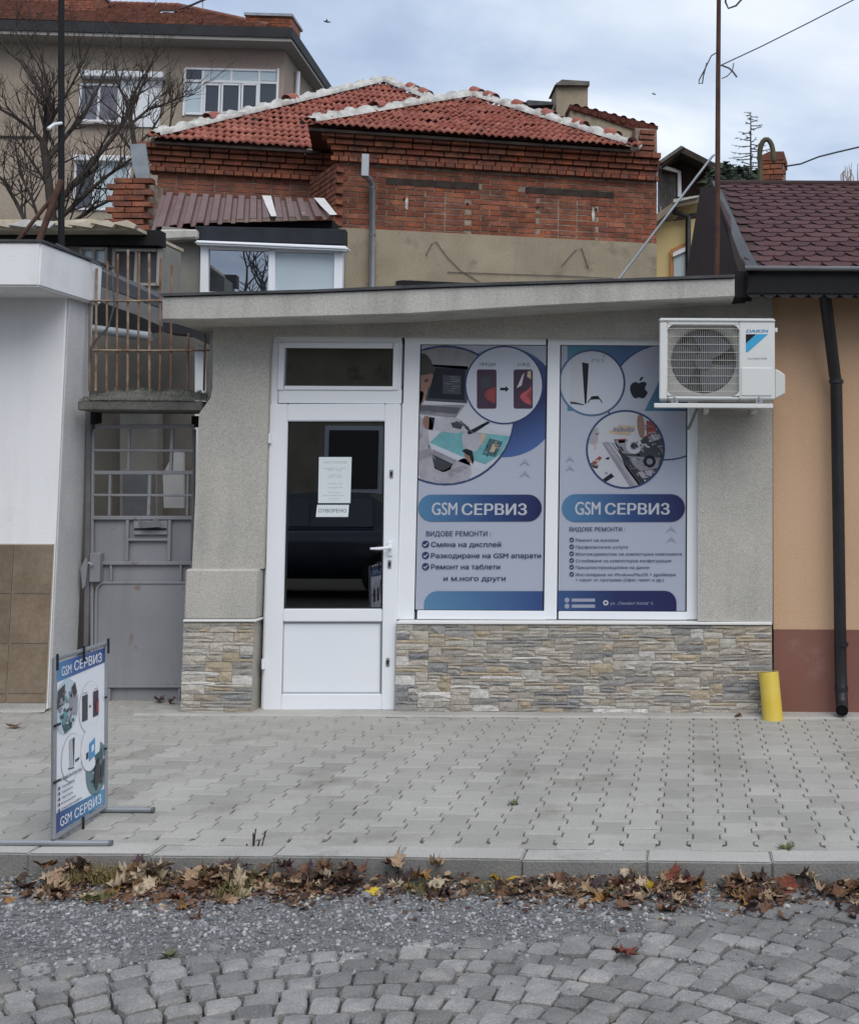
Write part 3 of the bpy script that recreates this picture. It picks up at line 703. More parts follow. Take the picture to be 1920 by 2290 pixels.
ins('coat2', [(925, 905), (1040, 905), (1018, 935), (925, 925)])
ins('dk2', [(968, 815), (1046, 819), (1044, 902), (950, 896)])
s.layer(); ins('dk', [(974, 822), (1040, 825), (1038, 895), (956, 890)]); ins('dk', [(935, 906), (1029, 911), (1020, 926), (930, 916)])
ins('hair', [(925, 792), (948, 788), (962, 802), (972, 826), (970, 850), (958, 865), (945, 870), (925, 880)])
s.layer(); ins('skin', [(925, 842), (952, 838), (970, 834), (966, 852), (960, 866), (954, 872), (952, 890), (938, 912), (925, 915)]); ins('dk2', [(990, 838), (1030, 840), (1030, 882), (990, 880)])
ins('hair', [(925, 880), (945, 872), (948, 884), (936, 915), (925, 918)])
ins('teal', [(985, 966), (1030, 962), (1075, 968), (1140, 975), (1120, 1015), (1085, 1038), (1030, 1020), (960, 990)])
s.layer(); ins('white', [(960, 990), (1030, 1020), (1085, 1040), (1080, 1052), (1020, 1030), (958, 1000)]); ins('metal', [(958, 1000), (1022, 1030), (1012, 1040), (964, 1016)])
ins('dk2', [(964, 1015), (1012, 1038), (1006, 1052), (990, 1056), (972, 1048)])
ins('coat', [(925, 925), (948, 935), (958, 970), (960, 1000), (970, 1045), (990, 1055), (1012, 1040), (1035, 1022), (1050, 1030), (1056, 1066), (1030, 1085), (925, 1085)])
s.layer(); ins('coat2', [(925, 960), (945, 972), (940, 985), (925, 980)]); ins('coat2', [(930, 1010), (962, 1002), (965, 1020), (935, 1030)]); ins('coat2', [(1000, 1052), (1040, 1040), (1045, 1048), (1005, 1068)])
ins('skin', [(948, 928), (962, 932), (968, 950), (966, 962), (952, 960), (944, 948)]); ins('dk', [(960, 932), (972, 934), (968, 962), (958, 960)])
ins('glove', [(970, 934), (1012, 932), (1030, 938), (1044, 955), (1030, 970), (990, 966), (967, 958)])
ins('glove', [(1036, 962), (1062, 958), (1075, 972), (1074, 1000), (1060, 1012), (1036, 1006), (1032, 980)])
s.layer(); ins('dk2', [(1008, 946), (1022, 942), (1036, 950), (1030, 960), (1012, 956)]); ins('dk', [(1032, 1008), (1042, 1003), (1056, 1008), (1060, 1030), (1056, 1040), (1050, 1020), (1040, 1014)])
ins('skin', [(1036, 1012), (1048, 1014), (1053, 1028), (1052, 1038), (1042, 1028)]); ins('dk', [(1044, 966), (1090, 942), (1096, 945), (1060, 968), (1048, 972)]); ins('dk2', [(1026, 938), (1048, 955), (1052, 966), (1044, 962), (1030, 946)])
ins('tan', [(1075, 968), (1088, 972), (1080, 990), (1074, 996)]); ins('tealdk', [(1094, 980), (1124, 988), (1108, 1022), (1078, 1016)]); ins('white', [(1072, 950), (1140, 950), (1140, 968), (1110, 968)])
s.layer(); ins('tan', [(1102, 992), (1112, 994), (1104, 1012), (1094, 1010)])
dr = random.Random(5)
for k in range(8): ins('metal', [(936, 907.5 + k * 1.9), (1027 - k, 911.5 + k * 1.9), (1027 - k, 912.3 + k * 1.9), (936, 908.3 + k * 1.9)])
for k in range(7):
    x, y = dr.uniform(993, 1012), 842 + k * 5.2; ins('metal', [(x, y), (x + dr.uniform(6, 22), y + .4), (x + 18, y + 1.4), (x, y + 1)])
for k in range(16):
    x, y, a = dr.uniform(930, 1040), dr.uniform(950, 1078), dr.uniform(.2, 1.4); l, w = dr.uniform(10, 28), dr.uniform(1, 3)
    if x + l * .6 < 975 or y > 1048: ins(dr.choice(['coat2', 'coat2', 'glove']), [(x, y), (x + l * math.cos(a), y + l * math.sin(a)), (x + l * math.cos(a) + w, y + l * math.sin(a) - w), (x + w, y - w), (x - 1, y - 1)])
for fx, fy in ((1020, 940), (1027, 944), (1033, 950), (1042, 972), (1052, 964), (1062, 966)): ins('coat2', [(fx, fy), (fx + 9, fy + 4), (fx + 9, fy + 5.2), (fx, fy + 1.2)])
for k in range(12):
    x, y = dr.uniform(1082, 1118), dr.uniform(984, 1018); ins(dr.choice(['dk', 'metal', 'teal', 'tan']), [(x, y), (x + 3, y + 1), (x + 2, y + 4), (x - 1, y + 3)])
ins('hair', [(948, 850), (956, 846), (958, 852), (950, 856)]); ins('metal', [(926, 917), (1020, 928), (1018, 932), (926, 922)])
s.layer(); s.disc(I['ring'], 1127, 861, 88); s.layer(); s.disc(I['white'], 1127, 861, 84.5)
s.layer(); s.text(I['dk2'], 'ПРЕДИ', 1072, 1107, 815, 7); s.text(I['dk2'], 'СЛЕД', 1157, 1184, 815, 7)
pill(s, I['plum'], 1066, 826, 1110, 914, 5); pill(s, I['plum'], 1148, 826, 1191, 914, 5)
s.poly(I['dk'], [(1118, 867), (1130, 867), (1130, 863), (1138, 870), (1130, 877), (1130, 873), (1118, 873)])
s.layer(); s.poly(I['pink'], [(1188, 862), (1180, 872), (1166, 880), (1162, 888), (1172, 900), (1187, 906)]); s.poly(I['tan'], [(1180, 830), (1187, 829), (1187, 848), (1178, 842)]); s.poly(I['lt'], [(1168, 838), (1172, 834), (1166, 862), (1155, 868)])
s.poly(I['red'], [(1108, 866), (1090, 872), (1082, 884), (1092, 896), (1107, 902)]); s.poly(I['dk2'], [(1074, 846), (1090, 838), (1100, 852), (1088, 868), (1076, 866)])
s.layer(); s.poly(I['red'], [(1187, 872), (1176, 884), (1187, 898)])
chev(s, 1173, 1026)
pill(s, gx('pill blue', BL, 940, 1135, 1208, 1135), 935, 1106, 1211, 1166)
s.layer(); s.text(I['lt'], 'GSM', 966, 1022, 1137, 29, .016); s.text(I['lt'], 'СЕРВИЗ', 1033, 1177, 1139, 25, .03)
s.text(I['txt'], 'ВИДОВЕ РЕМОНТИ :', 953, 1097, 1193.5, 11, .012)
for y, t, x1 in ((1217, 'Смяна на дисплей', 1120), (1242, 'Разкодиране на GSM апарати', 1209), (1267, 'Ремонт на таблети', 1118)):
    check(s, 951.5, y, 8.2); s.text(I['txt'], t, 964, x1, y + .5, 11, .022)
s.text(I['txt'], 'и м.ного други', 992, 1130, 1293.5, 11, .022)
s.poly(gx('foot blue', [(0, (.09, .21, .34)), (1, (.03, .06, .19))], 950, 1345, 1217, 1345), [(948 + 30 - 30 * math.cos(R(a)), 1352 - 30 * math.sin(R(a))) for a in range(0, 91, 15)] + [(1222, 1322), (1222, 1370), (948, 1370)])
s.build(po1)
# --- poster under the air conditioner
po2, s = poster('poster of game console and opened computer, under the air conditioner', P2)
TL = [(0, (.07, .20, .28)), (.5, (.035, .085, .20)), (1, (.06, .15, .24))]
s.layer(); s.poly(gx('teal block', TL, 1268, 800, 1530, 800), [(1268, 769), (1540, 769), (1540, 919), (1268, 919)])
s.layer(); s.disc(I['ring'], 1488, 899, 131); s.layer(); s.disc(I['paper'], 1488, 899, 127.5)
s.layer(); s.poly(gx('teal wedge', [(0, (.06, .17, .26)), (1, (.03, .07, .16))], 1440, 919, 1540, 860), [(1440, 919), (1472, 855), (1540, 780), (1540, 919)])
s.layer(); s.disc(gx('ring shade', [(0, (.09, .17, .28)), (1, (.022, .028, .09))], 1255, 890, 1398, 820), 1323, 856, 75); s.layer(); s.disc(I['white'], 1323, 856, 70.5)
s.layer(); s.poly(I['lt'], [(1277, 805), (1300, 798), (1307, 900), (1274, 897)]); s.poly(I['dk'], [(1301, 810), (1316, 813), (1311, 902), (1307, 904)]); s.poly(I['dk2'], [(1274, 898), (1286, 899), (1306, 904), (1304, 906), (1275, 903)])
s.text(I['grey'], 'PS5', 1321, 1352, 806, 8, .0, .2); s.text(I['grey'], '4', 1346, 1353, 796, 8, .0)
s.poly(I['dk2'], [(1322, 886), (1338, 885), (1341, 893), (1318, 894)]); s.ring(I['dk2'], 1330, 905, 15, 17.5, n=14, a0=R(195), a1=R(345))
s.poly(I['dk'], [(1428, 857), (1434, 854), (1442, 854), (1446, 859), (1442, 864), (1442, 871), (1448, 877), (1445, 884), (1440, 890), (1434, 891), (1428, 888.5), (1422, 891), (1416, 889), (1411, 881), (1408, 871), (1409, 862), (1414, 856), (1421, 854)])
s.poly(I['dk'], [(1429, 850), (1431, 845), (1436, 842), (1438, 843), (1436, 848), (1431, 852)])
s.layer(); s.disc(I['ring'], 1398, 1005, 88.5); s.layer(); c, r = (1398, 1005), 84; s.disc(I['lt'], *c, r); s.layer()
ins('tan', [(1358, 966), (1376, 958), (1385, 950), (1420, 953), (1408, 974), (1375, 972)]); ins('coat', [(1314, 960), (1337, 955), (1337, 990), (1312, 995)])
ins('dk2', [(1372, 982), (1432, 985), (1442, 975), (1490, 950), (1490, 1090), (1420, 1090), (1400, 1050)])
ins('metal', [(1345, 990), (1360, 988), (1432, 1085), (1408, 1090)]); ins('red', [(1322, 1035), (1340, 1020), (1346, 1024), (1330, 1040)])
ins('dk', [(1347, 1072), (1366, 1058), (1373, 1066), (1354, 1078)]); ins('dk', [(1322, 1040), (1338, 1042), (1335, 1048), (1326, 1046)])
s.layer(); ins('metal', [(1375, 985), (1430, 983), (1440, 1000), (1422, 1014), (1392, 1014)]); ins('skin', [(1424, 925), (1440, 930), (1442, 978), (1432, 982), (1424, 960)]); ins('red', [(1444, 940), (1470, 945), (1466, 966), (1446, 978)])
ins('metal', [(1404, 1020), (1476, 1024), (1470, 1046), (1432, 1054), (1416, 1040)]); ins('coat', [(1352, 993), (1358, 991), (1428, 1086), (1420, 1088)]); ins('red', [(1380, 982), (1400, 981), (1396, 990), (1384, 991)]); ins('coat', [(1425, 1056), (1460, 1050), (1456, 1066), (1436, 1070)]); ins('coat2', [(1448, 978), (1474, 964), (1478, 980), (1456, 988)])
s.layer(); s.ring(I['lt'], 1417, 997, 9, 18, n=20); s.ring(I['dk'], 1452, 1032, 7, 14, n=20); s.disc(I['dk2'], 1417, 997, 7, n=16)
for i in range(4): ins('dk', [(1362 + i * 3, 989), (1364 + i * 3, 989), (1436 + i * 3, 1084), (1434 + i * 3, 1084)]) if i % 2 else None
for k in range(90):
    x, y = dr.uniform(1365, 1484), dr.uniform(945, 1090)
    if y < 985 and x < 1438: continue
    if (y - 988) * .75 > (x - 1352) - 8: continue
    a = dr.choice((.93, .93, -.15, .3)); l, w = dr.uniform(3, 16), dr.uniform(1, 4); ca, sa = math.cos(a), math.sin(a)
    s.k += 1 if k % 30 == 29 else 0
    ins(dr.choice(['dk', 'dk2', 'dk', 'metal', 'metal', 'coat', 'lt', 'skin', 'coat2']), [(x, y), (x + l * ca, y + l * sa), (x + l * ca - w * sa, y + l * sa + w * ca), (x - w * sa, y + w * ca)])
for k in range(10):
    x, y = dr.uniform(1318, 1360), dr.uniform(955, 1060); ins(dr.choice(['coat', 'coat2', 'tan', 'skin']), [(x, y), (x + dr.uniform(3, 12), y - 2), (x + dr.uniform(3, 10), y + 4), (x, y + 3)])
for k in range(6): ins('coat2', [(1372 + k * 8, 955 + k % 2 * 4), (1380 + k * 8, 957), (1376 + k * 8, 966), (1370 + k * 8, 964)])
s.layer(); s.k += 1; chev(s, 1274, 1020, .8); chev(s, 1500, 1176, .9)
pill(s, gx('pill blue', BL, 1260, 1135, 1528, 1135), 1256, 1105, 1531, 1167)
s.layer(); s.text(I['lt'], 'GSM', 1286, 1342, 1136, 30, .016); s.text(I['lt'], 'СЕРВИЗ', 1353, 1496, 1138, 25, .03)
s.text(I['txt'], 'ВИДОВЕ РЕМОНТИ :', 1273, 1397, 1183.5, 9, .012)
for y, t, x1 in ((1207, 'Ремонт на конзоли', 1383), (1222.5, 'Профилактични услуги', 1403), (1238, 'Монтаж/демонтаж на компютърни компоненти', 1524), (1253, 'Сглобяване на компютърна конфигурация', 1500), (1268, 'Презапис/прехвърляне на данни', 1451), (1284, 'Инсталиране на Windows/MacOS + драйвери', 1510)):
    check(s, 1278, y, 5.2); s.text(I['txt'], t, 1287, x1, y + .8, 6.6, .006)
s.text(I['txt'], '+ пакет от програми (Офис пакет и др.)', 1287, 1484, 1296.5, 6.6, .006)
s.poly(gx('foot navy', [(0, (.04, .085, .21)), (.5, (.02, .028, .10)), (1, (.018, .018, .08))], 1245, 1345, 1512, 1345), [(1240, 1321), (1485, 1321)] + [(1485 + 27 * math.sin(R(a)), 1348 - 27 * math.cos(R(a))) for a in range(0, 91, 15)] + [(1512, 1372), (1240, 1372)])
s.layer()
for y in (1342, 1355.5): s.disc(I['faint'], 1267.5, y, 5.5, n=18); s.poly(I['faint'], [(1278, y - 3.5), (1330, y - 3.5), (1330, y + 3.5), (1278, y + 3.5)])
s.ring(I['lt'], 1354, 1348, 2.8, 6, n=18); s.text(I['faint'], 'ул. „Панайот Хитов“ 5', 1364, 1459, 1349, 6.5, .0)
s.build(po2)
# --- notices on the door glass
nv = J - .013
root = thing('opening_hours_notice', 'white sheet with printed opening hours on the door glass', 'notice', F.pp(745, 1126, nv))
MB().prism(F, [(713, 1022), (786, 1022), (783, 1125), (711, 1125)], nv, nv + .002).build('sheet', pm('notice paper', (.66, .72, .73), None, 2, .6), root)
s = Sheet(F, nv); s.layer(); gt = ink('grey text', (.33, .37, .38), .7)
for y, t, a, b, h in ((1034, 'РАБОТНО ВРЕМЕ', 724, 775, 4.5), (1047, 'понеделник - петък', 722, 775, 3), (1051.5, '09:00 - 18:00', 732, 764, 3.2), (1062, 'събота', 736, 762, 3.2), (1067, '10:00 - 14:00', 733, 764, 3.2), (1081, 'почивен ден', 732, 765, 3.2), (1090, 'неделя', 732, 765, 3), (1101, 'GSM сервиз', 734, 762, 2.8), (1108, 'ремонт на телефони и таблети', 721, 771, 3), (1115, 'конзоли', 736, 758, 3.2)): s.text(gt, t, a, b, y, h, .0)
s.build(root)
root = thing('open_sign', 'small white open sign below the opening hours sheet', 'sign', F.pp(742, 1155, nv))
MB().prism(F, [(709, 1129), (780, 1129), (778, 1156), (706, 1156)], nv, nv + .002).build('sheet', pm('sign paper', (.68, .73, .75), None, 2, .6), root)
s = Sheet(F, nv); s.layer(); s.text(ink('dark text', (.10, .12, .13), .7), 'ОТВОРЕНО', 712, 774, 1142, 8, .012); s.build(root)

# ------------------------------------------------------------------ air conditioner
AF = Frame((0, 7.74, 0))
ac = thing('air_conditioner', 'white outdoor air conditioner unit hung over the shop window', 'air conditioner', AF.pp(1604, 898, .14))
mb = MB(); x0, y0, x1, y1 = 1474, 719, 1732, 893
gxa, gya, gxb, gyb = 1492, 727, 1652, 886
mb.rect(AF, x0, y0, gxa, y1, 0, .26); mb.rect(AF, gxb, y0, x1, y1, 0, .26); mb.rect(AF, gxa, y0, gxb, gya, 0, .26); mb.rect(AF, gxa, gyb, gxb, y1, 0, .26)
case = mb.build('casing', M['acwhite'], ac, .006, 2)
MB().rect(AF, x0 - 1, 711, x1 + 1, 719.5, -.006, .265).build('top_cover', M['acwhite'], ac, .008, 2)
MB().rect(AF, gxa - 2, gya - 2, gxb + 2, gyb + 2, .10, .12).build('coil', M['acdark'], ac)
c0 = AF.uw(1573, 806, .02); rF = .21
mb = MB(); n = 40; FRM = []
# face plate with round opening behind the grille
u0, w1_ = AF.uw(gxa, gya, .03); u1, w0_ = AF.uw(gxb, gyb, .03)
vs = []; 
for i in range(n):
    a = 2 * math.pi * i / n; ca, sa = math.cos(a), math.sin(a)
    tt = min((u1 - c0[0]) / ca if ca > 1e-6 else (u0 - c0[0]) / ca if ca < -1e-6 else 9, (w1_ - c0[1]) / sa if sa > 1e-6 else (w0_ - c0[1]) / sa if sa < -1e-6 else 9)
    vs += [AF.pt(c0[0] + rF * ca, .03, c0[1] + rF * sa), AF.pt(c0[0] + tt * ca, .03, c0[1] + tt * sa), AF.pt(c0[0] + rF * .97 * ca, .09, c0[1] + rF * .97 * sa)]
mb.add(vs, [(3 * i, 3 * i + 1, 3 * ((i + 1) % n) + 1, 3 * ((i + 1) % n)) for i in range(n)] + [(3 * i, 3 * ((i + 1) % n), 3 * ((i + 1) % n) + 2, 3 * i + 2) for i in range(n)], True)
mb.build('fan_shroud', pm('grey shroud', (.36, .36, .34), None, 2, .5), ac)
mb = MB().tube([AF.pt(c0[0], .05, c0[1]), AF.pt(c0[0], .085, c0[1])], .055, 20)
for b_ in range(3):
    vs = []
    for i in range(9):
        for rr_ in (.05, .12, .20):
            a = b_ * 2.094 + .25 + i / 8 * 1.55 + (rr_ - .05) * 1.5; vs.append(AF.pt(c0[0] + rr_ * math.cos(a), .05 + .035 * i / 8, c0[1] + rr_ * math.sin(a)))
    mb.add(vs, [(i * 3 + k, i * 3 + k + 1, i * 3 + k + 4, i * 3 + k + 3) for i in range(8) for k in range(2)], True)
mb.build('fan', M['fan'], ac)
mb = MB(); m_ = .006
for k in range(9):
    w = w1_ + (w0_ - w1_) * (k + .5) / 9; mb.tube([AF.pt(u0, .004, w), AF.pt(u1, .004, w)], .0022, 5)
for k in range(34):
    u = u0 + (u1 - u0) * (k + .5) / 34; mb.tube([AF.pt(u, .008, w0_), AF.pt(u, .008, w1_)], .0013, 4)
mb.build('grille', M['wire'], ac)
# rounded corners of the grille opening
mb = MB()
for cu, cw, su, sw in ((u0, w1_, 1, -1), (u1, w1_, -1, -1), (u0, w0_, 1, 1), (u1, w0_, -1, 1)):
    rr_ = .045; q = [(cu, cw)] + [(cu + su * rr_ * (1 - math.cos(R(a))), cw + sw * rr_ * (1 - math.sin(R(a)))) for a in range(0, 91, 15)]
    mb.prism(AF, q, -.001, .02, px=False)
mb.build('grille_corner', M['acwhite'], ac)
MB().rect(AF, 1657, 822, 1725, 885, -.006, .01).build('access_panel', M['acwhite'], ac, .004)
MB().prism(AF, [(1732, 825), (1741, 828), (1755, 838), (1755, 880), (1745, 886), (1732, 892)], .10, .24).build('valve_cover', pm('valve cover', (.60, .61, .59), None, 2, .45), ac, .006)
MB().rect(AF, 1732, 733, 1738, 742, .05, .09).build('lug', M['acwhite'], ac, .002)
s = Sheet(AF, -.0005); s.layer()
acb, ack, acc = ink('logo blue', (.05, .22, .42)), ink('logo black', (.015, .015, .02)), ink('logo cyan', (.06, .36, .60))
s.text(acb, 'DAIKIN', 1668, 1717, 740, 7, .045, .2)
s.poly(ack, [(1667, 747), (1690, 747), (1667, 768)]); s.poly(acc, [(1690, 747), (1717, 747), (1671, 788), (1667, 787), (1667, 768)])
s.text(ink('small grey', (.20, .20, .20)), 'INVERTER', 1671, 1714, 802, 4.5, .0, .3); s.build(ac)
MB().rect(AF, 1462, 902, 1728, 912, -.01, .05).build('bracket_rail', M['acwhite'], ac, .003)
for x in (1508, 1697):
    MB().rect(AF, x - 8, 893, x + 8, 902, .0, .05).tube([AF.pp(x, 887, -.004), AF.pp(x, 896, -.004)], .006, 8).build('foot', M['steel'], ac, .002)
for x in (1580, 1690):
    b = MB(); b.bar(AF.pp(x, 915, .05), AF.pp(x, 915, .05) + Vector((0, .36, 0)), .03, .03, (0, 0, 1)); b.build('bracket_arm', M['acwhite'], ac, .002)
MB().tube([AF.pp(1557, 915, .2), AF.pp(1551, 930, .28), AF.pp(1545, 945, .32), F.pp(1539, 958, -.02)], .011, 8).build('drain_hose', pm('grey hose', (.20, .195, .19), None, 2, .6), ac)
# ================================================================== white building on the left
WF = Frame((0, 8.20, 0))
wb = thing('white_building', 'white building with brown tiled plinth and jutting roof edge', 'building', WF.pp(0, 1590))
UE = WF.uw(138, 900)[0]; WT = WF.uw(60, 600)[1]; UL = WF.uw(-420, 900)[0]
wp = WF.uw(60, 1216)[1]
MB().rect(WF, UL, 0, UE, WT, 0, .30, px=False).build('wall', M['whitewall'], wb, .008)
MB().rect(WF, UL, 0, UE - 1.6, WT, .302, 4.5, px=False).build('rear_wall', M['whitewall'], wb)
MB().rect(WF, UE + .001, .0, UE + .012, WT - .02, .010, .36, px=False).build('side_wall', M['greyreturn'], wb, .006)
mb = MB(); CF = -.50
uc = WF.uw(89, 600, CF)[0]; w1c = WF.uw(45, 541, CF)[1]; w0c = WF.uw(45, 640, CF)[1]
MB().rect(WF, UL, w0c, uc, w1c, CF, .35, px=False).build('cornice', M['whitewall'], wb, .012, 2)
MB().rect(WF, UL, w1c + .001, uc + .012, w1c + .016, CF - .012, .5, px=False).build('roof_edge', M['felt'], wb)
MB().rect(WF, UL, .0, UE - .006, .045, -.012, .1, px=False).build('base_strip', M['mortar'], wb, .006)
gr_ = MB().rect(WF, UL, .045, UE - .004, wp, -.006, .1, px=False).build('tiled_plinth', M['grout'], wb)
tm = None; lst = []
tw, th_ = .2567, .3225
tmesh = MB().box((-.5, -.5, -.5), (.5, .5, .5)).mesh('tile'); tmesh.materials.append(M['browntile'])
for i in range(5):
    for j in range(4):
        u1_ = UE - .004 - i * tw; w1_ = wp - .004 - j * th_; w0_ = max(w1_ - th_, .047)
        if w1_ - w0_ < .03: continue
        c = WF.pt(u1_ - tw / 2, -.009, (w0_ + w1_) / 2)
        lst.append((tmesh, Matrix.Translation(c) @ Matrix.Rotation(rng.gauss(0, .002), 4, 'Y') @ Matrix.Diagonal((tw - .007, .010, w1_ - w0_ - .007, 1)), 1))
pieces(lst, gr_, 'tile')
# ------------------------------------------------------------------ yard gate
GF = Frame((0, 8.54, 0))
gate = thing('yard_gate', 'grey painted metal gate with barred upper half', 'gate', GF.pp(310, 1577))
b_ = .024
def gb(x0, y0, x1, y1, w=b_, v=0.): return MB().bar(GF.pp(x0, y0, v), GF.pp(x1, y1, v), w, w)
for nm, a in (('top_rail', (222, 954, 436, 953)), ('rail', (207, 1007, 434, 1008)), ('rail', (207, 1057, 434, 1057)), ('rail', (207, 1107, 434, 1108)), ('rail', (206, 1158, 433, 1158)), ('rail', (206, 1259, 432, 1259)), ('rail', (228, 1303, 425, 1303)), ('rail', (206, 1535, 425, 1535)), ('rail', (286, 1207, 378, 1207))):
    MB().bar(GF.pp(a[0], a[1]), GF.pp(a[2], a[3]), .026 if nm != 'rail' or a[1] in (1057, 1158, 1259) else .017, .026).build(nm, M['gatepaint'], gate, .003)
st = MB().tube([GF.pp(206, 1577), GF.pp(206, 1200), GF.pp(208, 975), GF.pp(212, 962), GF.pp(222, 954)], .014, 8).build('stile', M['gatepaint'], gate)
MB().tube([GF.pp(425, 1577), GF.pp(431, 1200), GF.pp(434, 960)], .014, 8).build('stile', M['gatedark'], gate)
MB().tube([GF.pp(213, 1535, -.012), GF.pp(215, 1330, -.012), GF.pp(218, 1312, -.012), GF.pp(228, 1303, -.012)], .011, 8).build('stile', M['gatepaint'], gate)
for x0, y0, x1, y1, w in ((290, 960, 288, 1052, .016), (386, 960, 382, 1052, .02), (247, 1062, 245, 1153, .016), (336, 1062, 333, 1153, .022), (421, 1062, 419, 1153, .016), (286, 1163, 284, 1254, .02), (380, 1163, 378, 1254, .022), (249, 1264, 249, 1299, .014), (405, 1264, 405, 1299, .014), (245, 1540, 245, 1577, .014), (402, 1540, 401, 1577, .014)):
    MB().bar(GF.pp(x0, y0), GF.pp(x1, y1), w, .022).build('bar', M['gatepaint'], gate, .002)
MB().prism(GF, [(207, 1160), (432, 1160), (431, 1259), (206, 1259)], .016, .02).build('sheet_panel', M['gatepaint'], gate)
MB().prism(GF, [(207, 1261), (431, 1261), (429, 1303), (206, 1303)], .016, .02).build('sheet_panel', M['gatepaint'], gate)
MB().prism(GF, [(214, 1306), (426, 1306), (424, 1532), (212, 1532)], -.004, .004).build('sheet_panel', M['gatepaint'], gate)
MB().prism(GF, [(207, 1538), (425, 1538), (425, 1577), (207, 1577)], .02, .024).build('sheet_panel', M['gatepaint'], gate)
MB().prism(GF, [(298, 1164), (374, 1164), (373, 1196), (298, 1196)], -.008, .015).build('letter_box', M['gatepaint'], gate, .003)
MB().prism(GF, [(300, 1181), (372, 1181), (372, 1186), (300, 1186)], -.012, -.0085).build('letter_slot', M['black'], gate)
q = [GF.pp(x, y, v) for x, y, v in ((309, 1162, -.015), (330, 1170, -.04), (352, 1158, -.012), (360, 1178, -.05), (318, 1181, -.06), (345, 1172, -.03))]
MB().add(q + [p + Vector((0, .004, .003)) for p in q], [(0, 1, 4), (1, 5, 4), (1, 2, 5), (2, 3, 5), (3, 4, 5), (6, 7, 10), (7, 11, 10), (7, 8, 11), (8, 9, 11), (9, 10, 11)]).build('bent_flap', M['gatedark'], gate)
lk = MB().prism(GF, [(200, 1237), (224, 1237), (222, 1302), (199, 1302)], -.05, .03).build('lock_box', M['gatepaint'], gate, .004)
MB().tube([GF.pp(205, 1262, -.052), GF.pp(205, 1262, -.085)], .008, 8).tube([GF.pp(205, 1262, -.08), GF.pp(197, 1258, -.085)], .006, 6).build('latch', M['steel'], lk)
jm = thing('gate_post', 'dark grey steel post between the white wall and gate', 'post', GF.pp(196, 1578, -.02))
MB().prism(GF, [(192, 915), (203, 915), (199, 1300), (193, 1578), (184, 1578), (188, 1300)], -.03, .04).build('post', M['gatedark'], jm, .004)
MB().prism(GF, [(180, 1270), (192, 1245), (196, 1262), (190, 1310), (184, 1318)], -.045, -.031).build('strike_plate', M['gatepaint'], jm)
MB().prism(GF, [(193, 917), (216, 917), (216, 945), (193, 950)], -.028, .05).build('top_plate', M['blackmatt'], jm)
MB().prism(GF, [(428, 930), (444, 930), (444, 955), (428, 955)], -.01, .05).build('hinge_block', M['blackmatt'], gate)
# lintel over the gate with moss and grit
LF = Frame((0, 8.27, 0))
lt = thing('gate_lintel', 'mossy concrete beam over the yard gate', 'lintel', LF.pp(315, 917))
mb = MB(); mb.rect(LF, 173, 896, 452, 918, 0, .42); mb.build('beam', M['oldconc'], lt, .008)
mb = MB(); ua, wa = LF.uw(184, 896); ub, _ = LF.uw(466, 896); nx_, ny_ = 60, 8
vs = []
for j in range(ny_ + 1):
    for i in range(nx_ + 1):
        u = ua + (ub - ua) * i / nx_; e = 0 if j == 0 else min(1, 4 * min(i / nx_, 1 - i / nx_) + .2) * (.75 if j == 1 else 1)
        vs.append(LF.pt(u, -.004 if j == 0 else .35 * (j - .7) / ny_, wa + .004 + e * (.062 + .03 * mnoise.noise(Vector((u * 9, j * .5, 1))) + .014 * mnoise.noise(Vector((u * 40, j * 2, 2))))))
mb.add(vs, [(j * (nx_ + 1) + i, j * (nx_ + 1) + i + 1, (j + 1) * (nx_ + 1) + i + 1, (j + 1) * (nx_ + 1) + i) for j in range(ny_) for i in range(nx_)], True)
mb.build('grit_bank', M['oldconc'], lt)
mb = MB()
for k in range(3200):
    i = rng.randrange(len(vs)); p = Vector(vs[i]) + Vector((rng.uniform(-.012, .012), rng.uniform(-.02, .02), 0)); d = Vector((rng.gauss(0, .4), rng.gauss(-.2, .3), 1)).normalized() * rng.uniform(.008, .028); x = Vector((rng.uniform(-1, 1), rng.uniform(-1, 1), 0)).normalized() * .003
    mb.add([p - x, p + x, p + d], [(0, 1, 2)])
mb.build('moss', M['moss'], lt, kind='stuff')
# rusty bar grille standing on the lintel
RF = Frame((0, 8.42, 0))
rg = thing('bar_grille', 'rusty reinforcing bar grille standing on the gate lintel', 'grille', RF.pp(330, 872))
for x, y, xt, w in ((200, 668, 201, 0), (214, 600, 216, 1), (238, 585, 240, 0), (261, 567, 263, 0), (285, 558, 286, 1), (309, 565, 311, 0), (334, 567, 334, 1), (357, 578, 359, 0), (382, 592, 384, 0), (419, 745, 421, 0), (456, 745, 458, 0)):
    p = [RF.pp(x + (xt - x) * t + rng.uniform(-.6, .6), 874 + (y - 874) * t) for t in (0, .25, .5, .75, 1)]
    MB().tube(p, .0085 if w else .0075, 7).build('bar', M['rustwhite' if w else 'rust'], rg)
for y, x0, x1 in ((672, 199, 362), (783, 203, 478)):
    MB().tube([RF.pp(x0, y, -.012), RF.pp((x0 + x1) / 2, y + 1, -.012), RF.pp(x1, y, -.012)], .0075, 7).build('cross_bar', M['rustwhite'], rg)
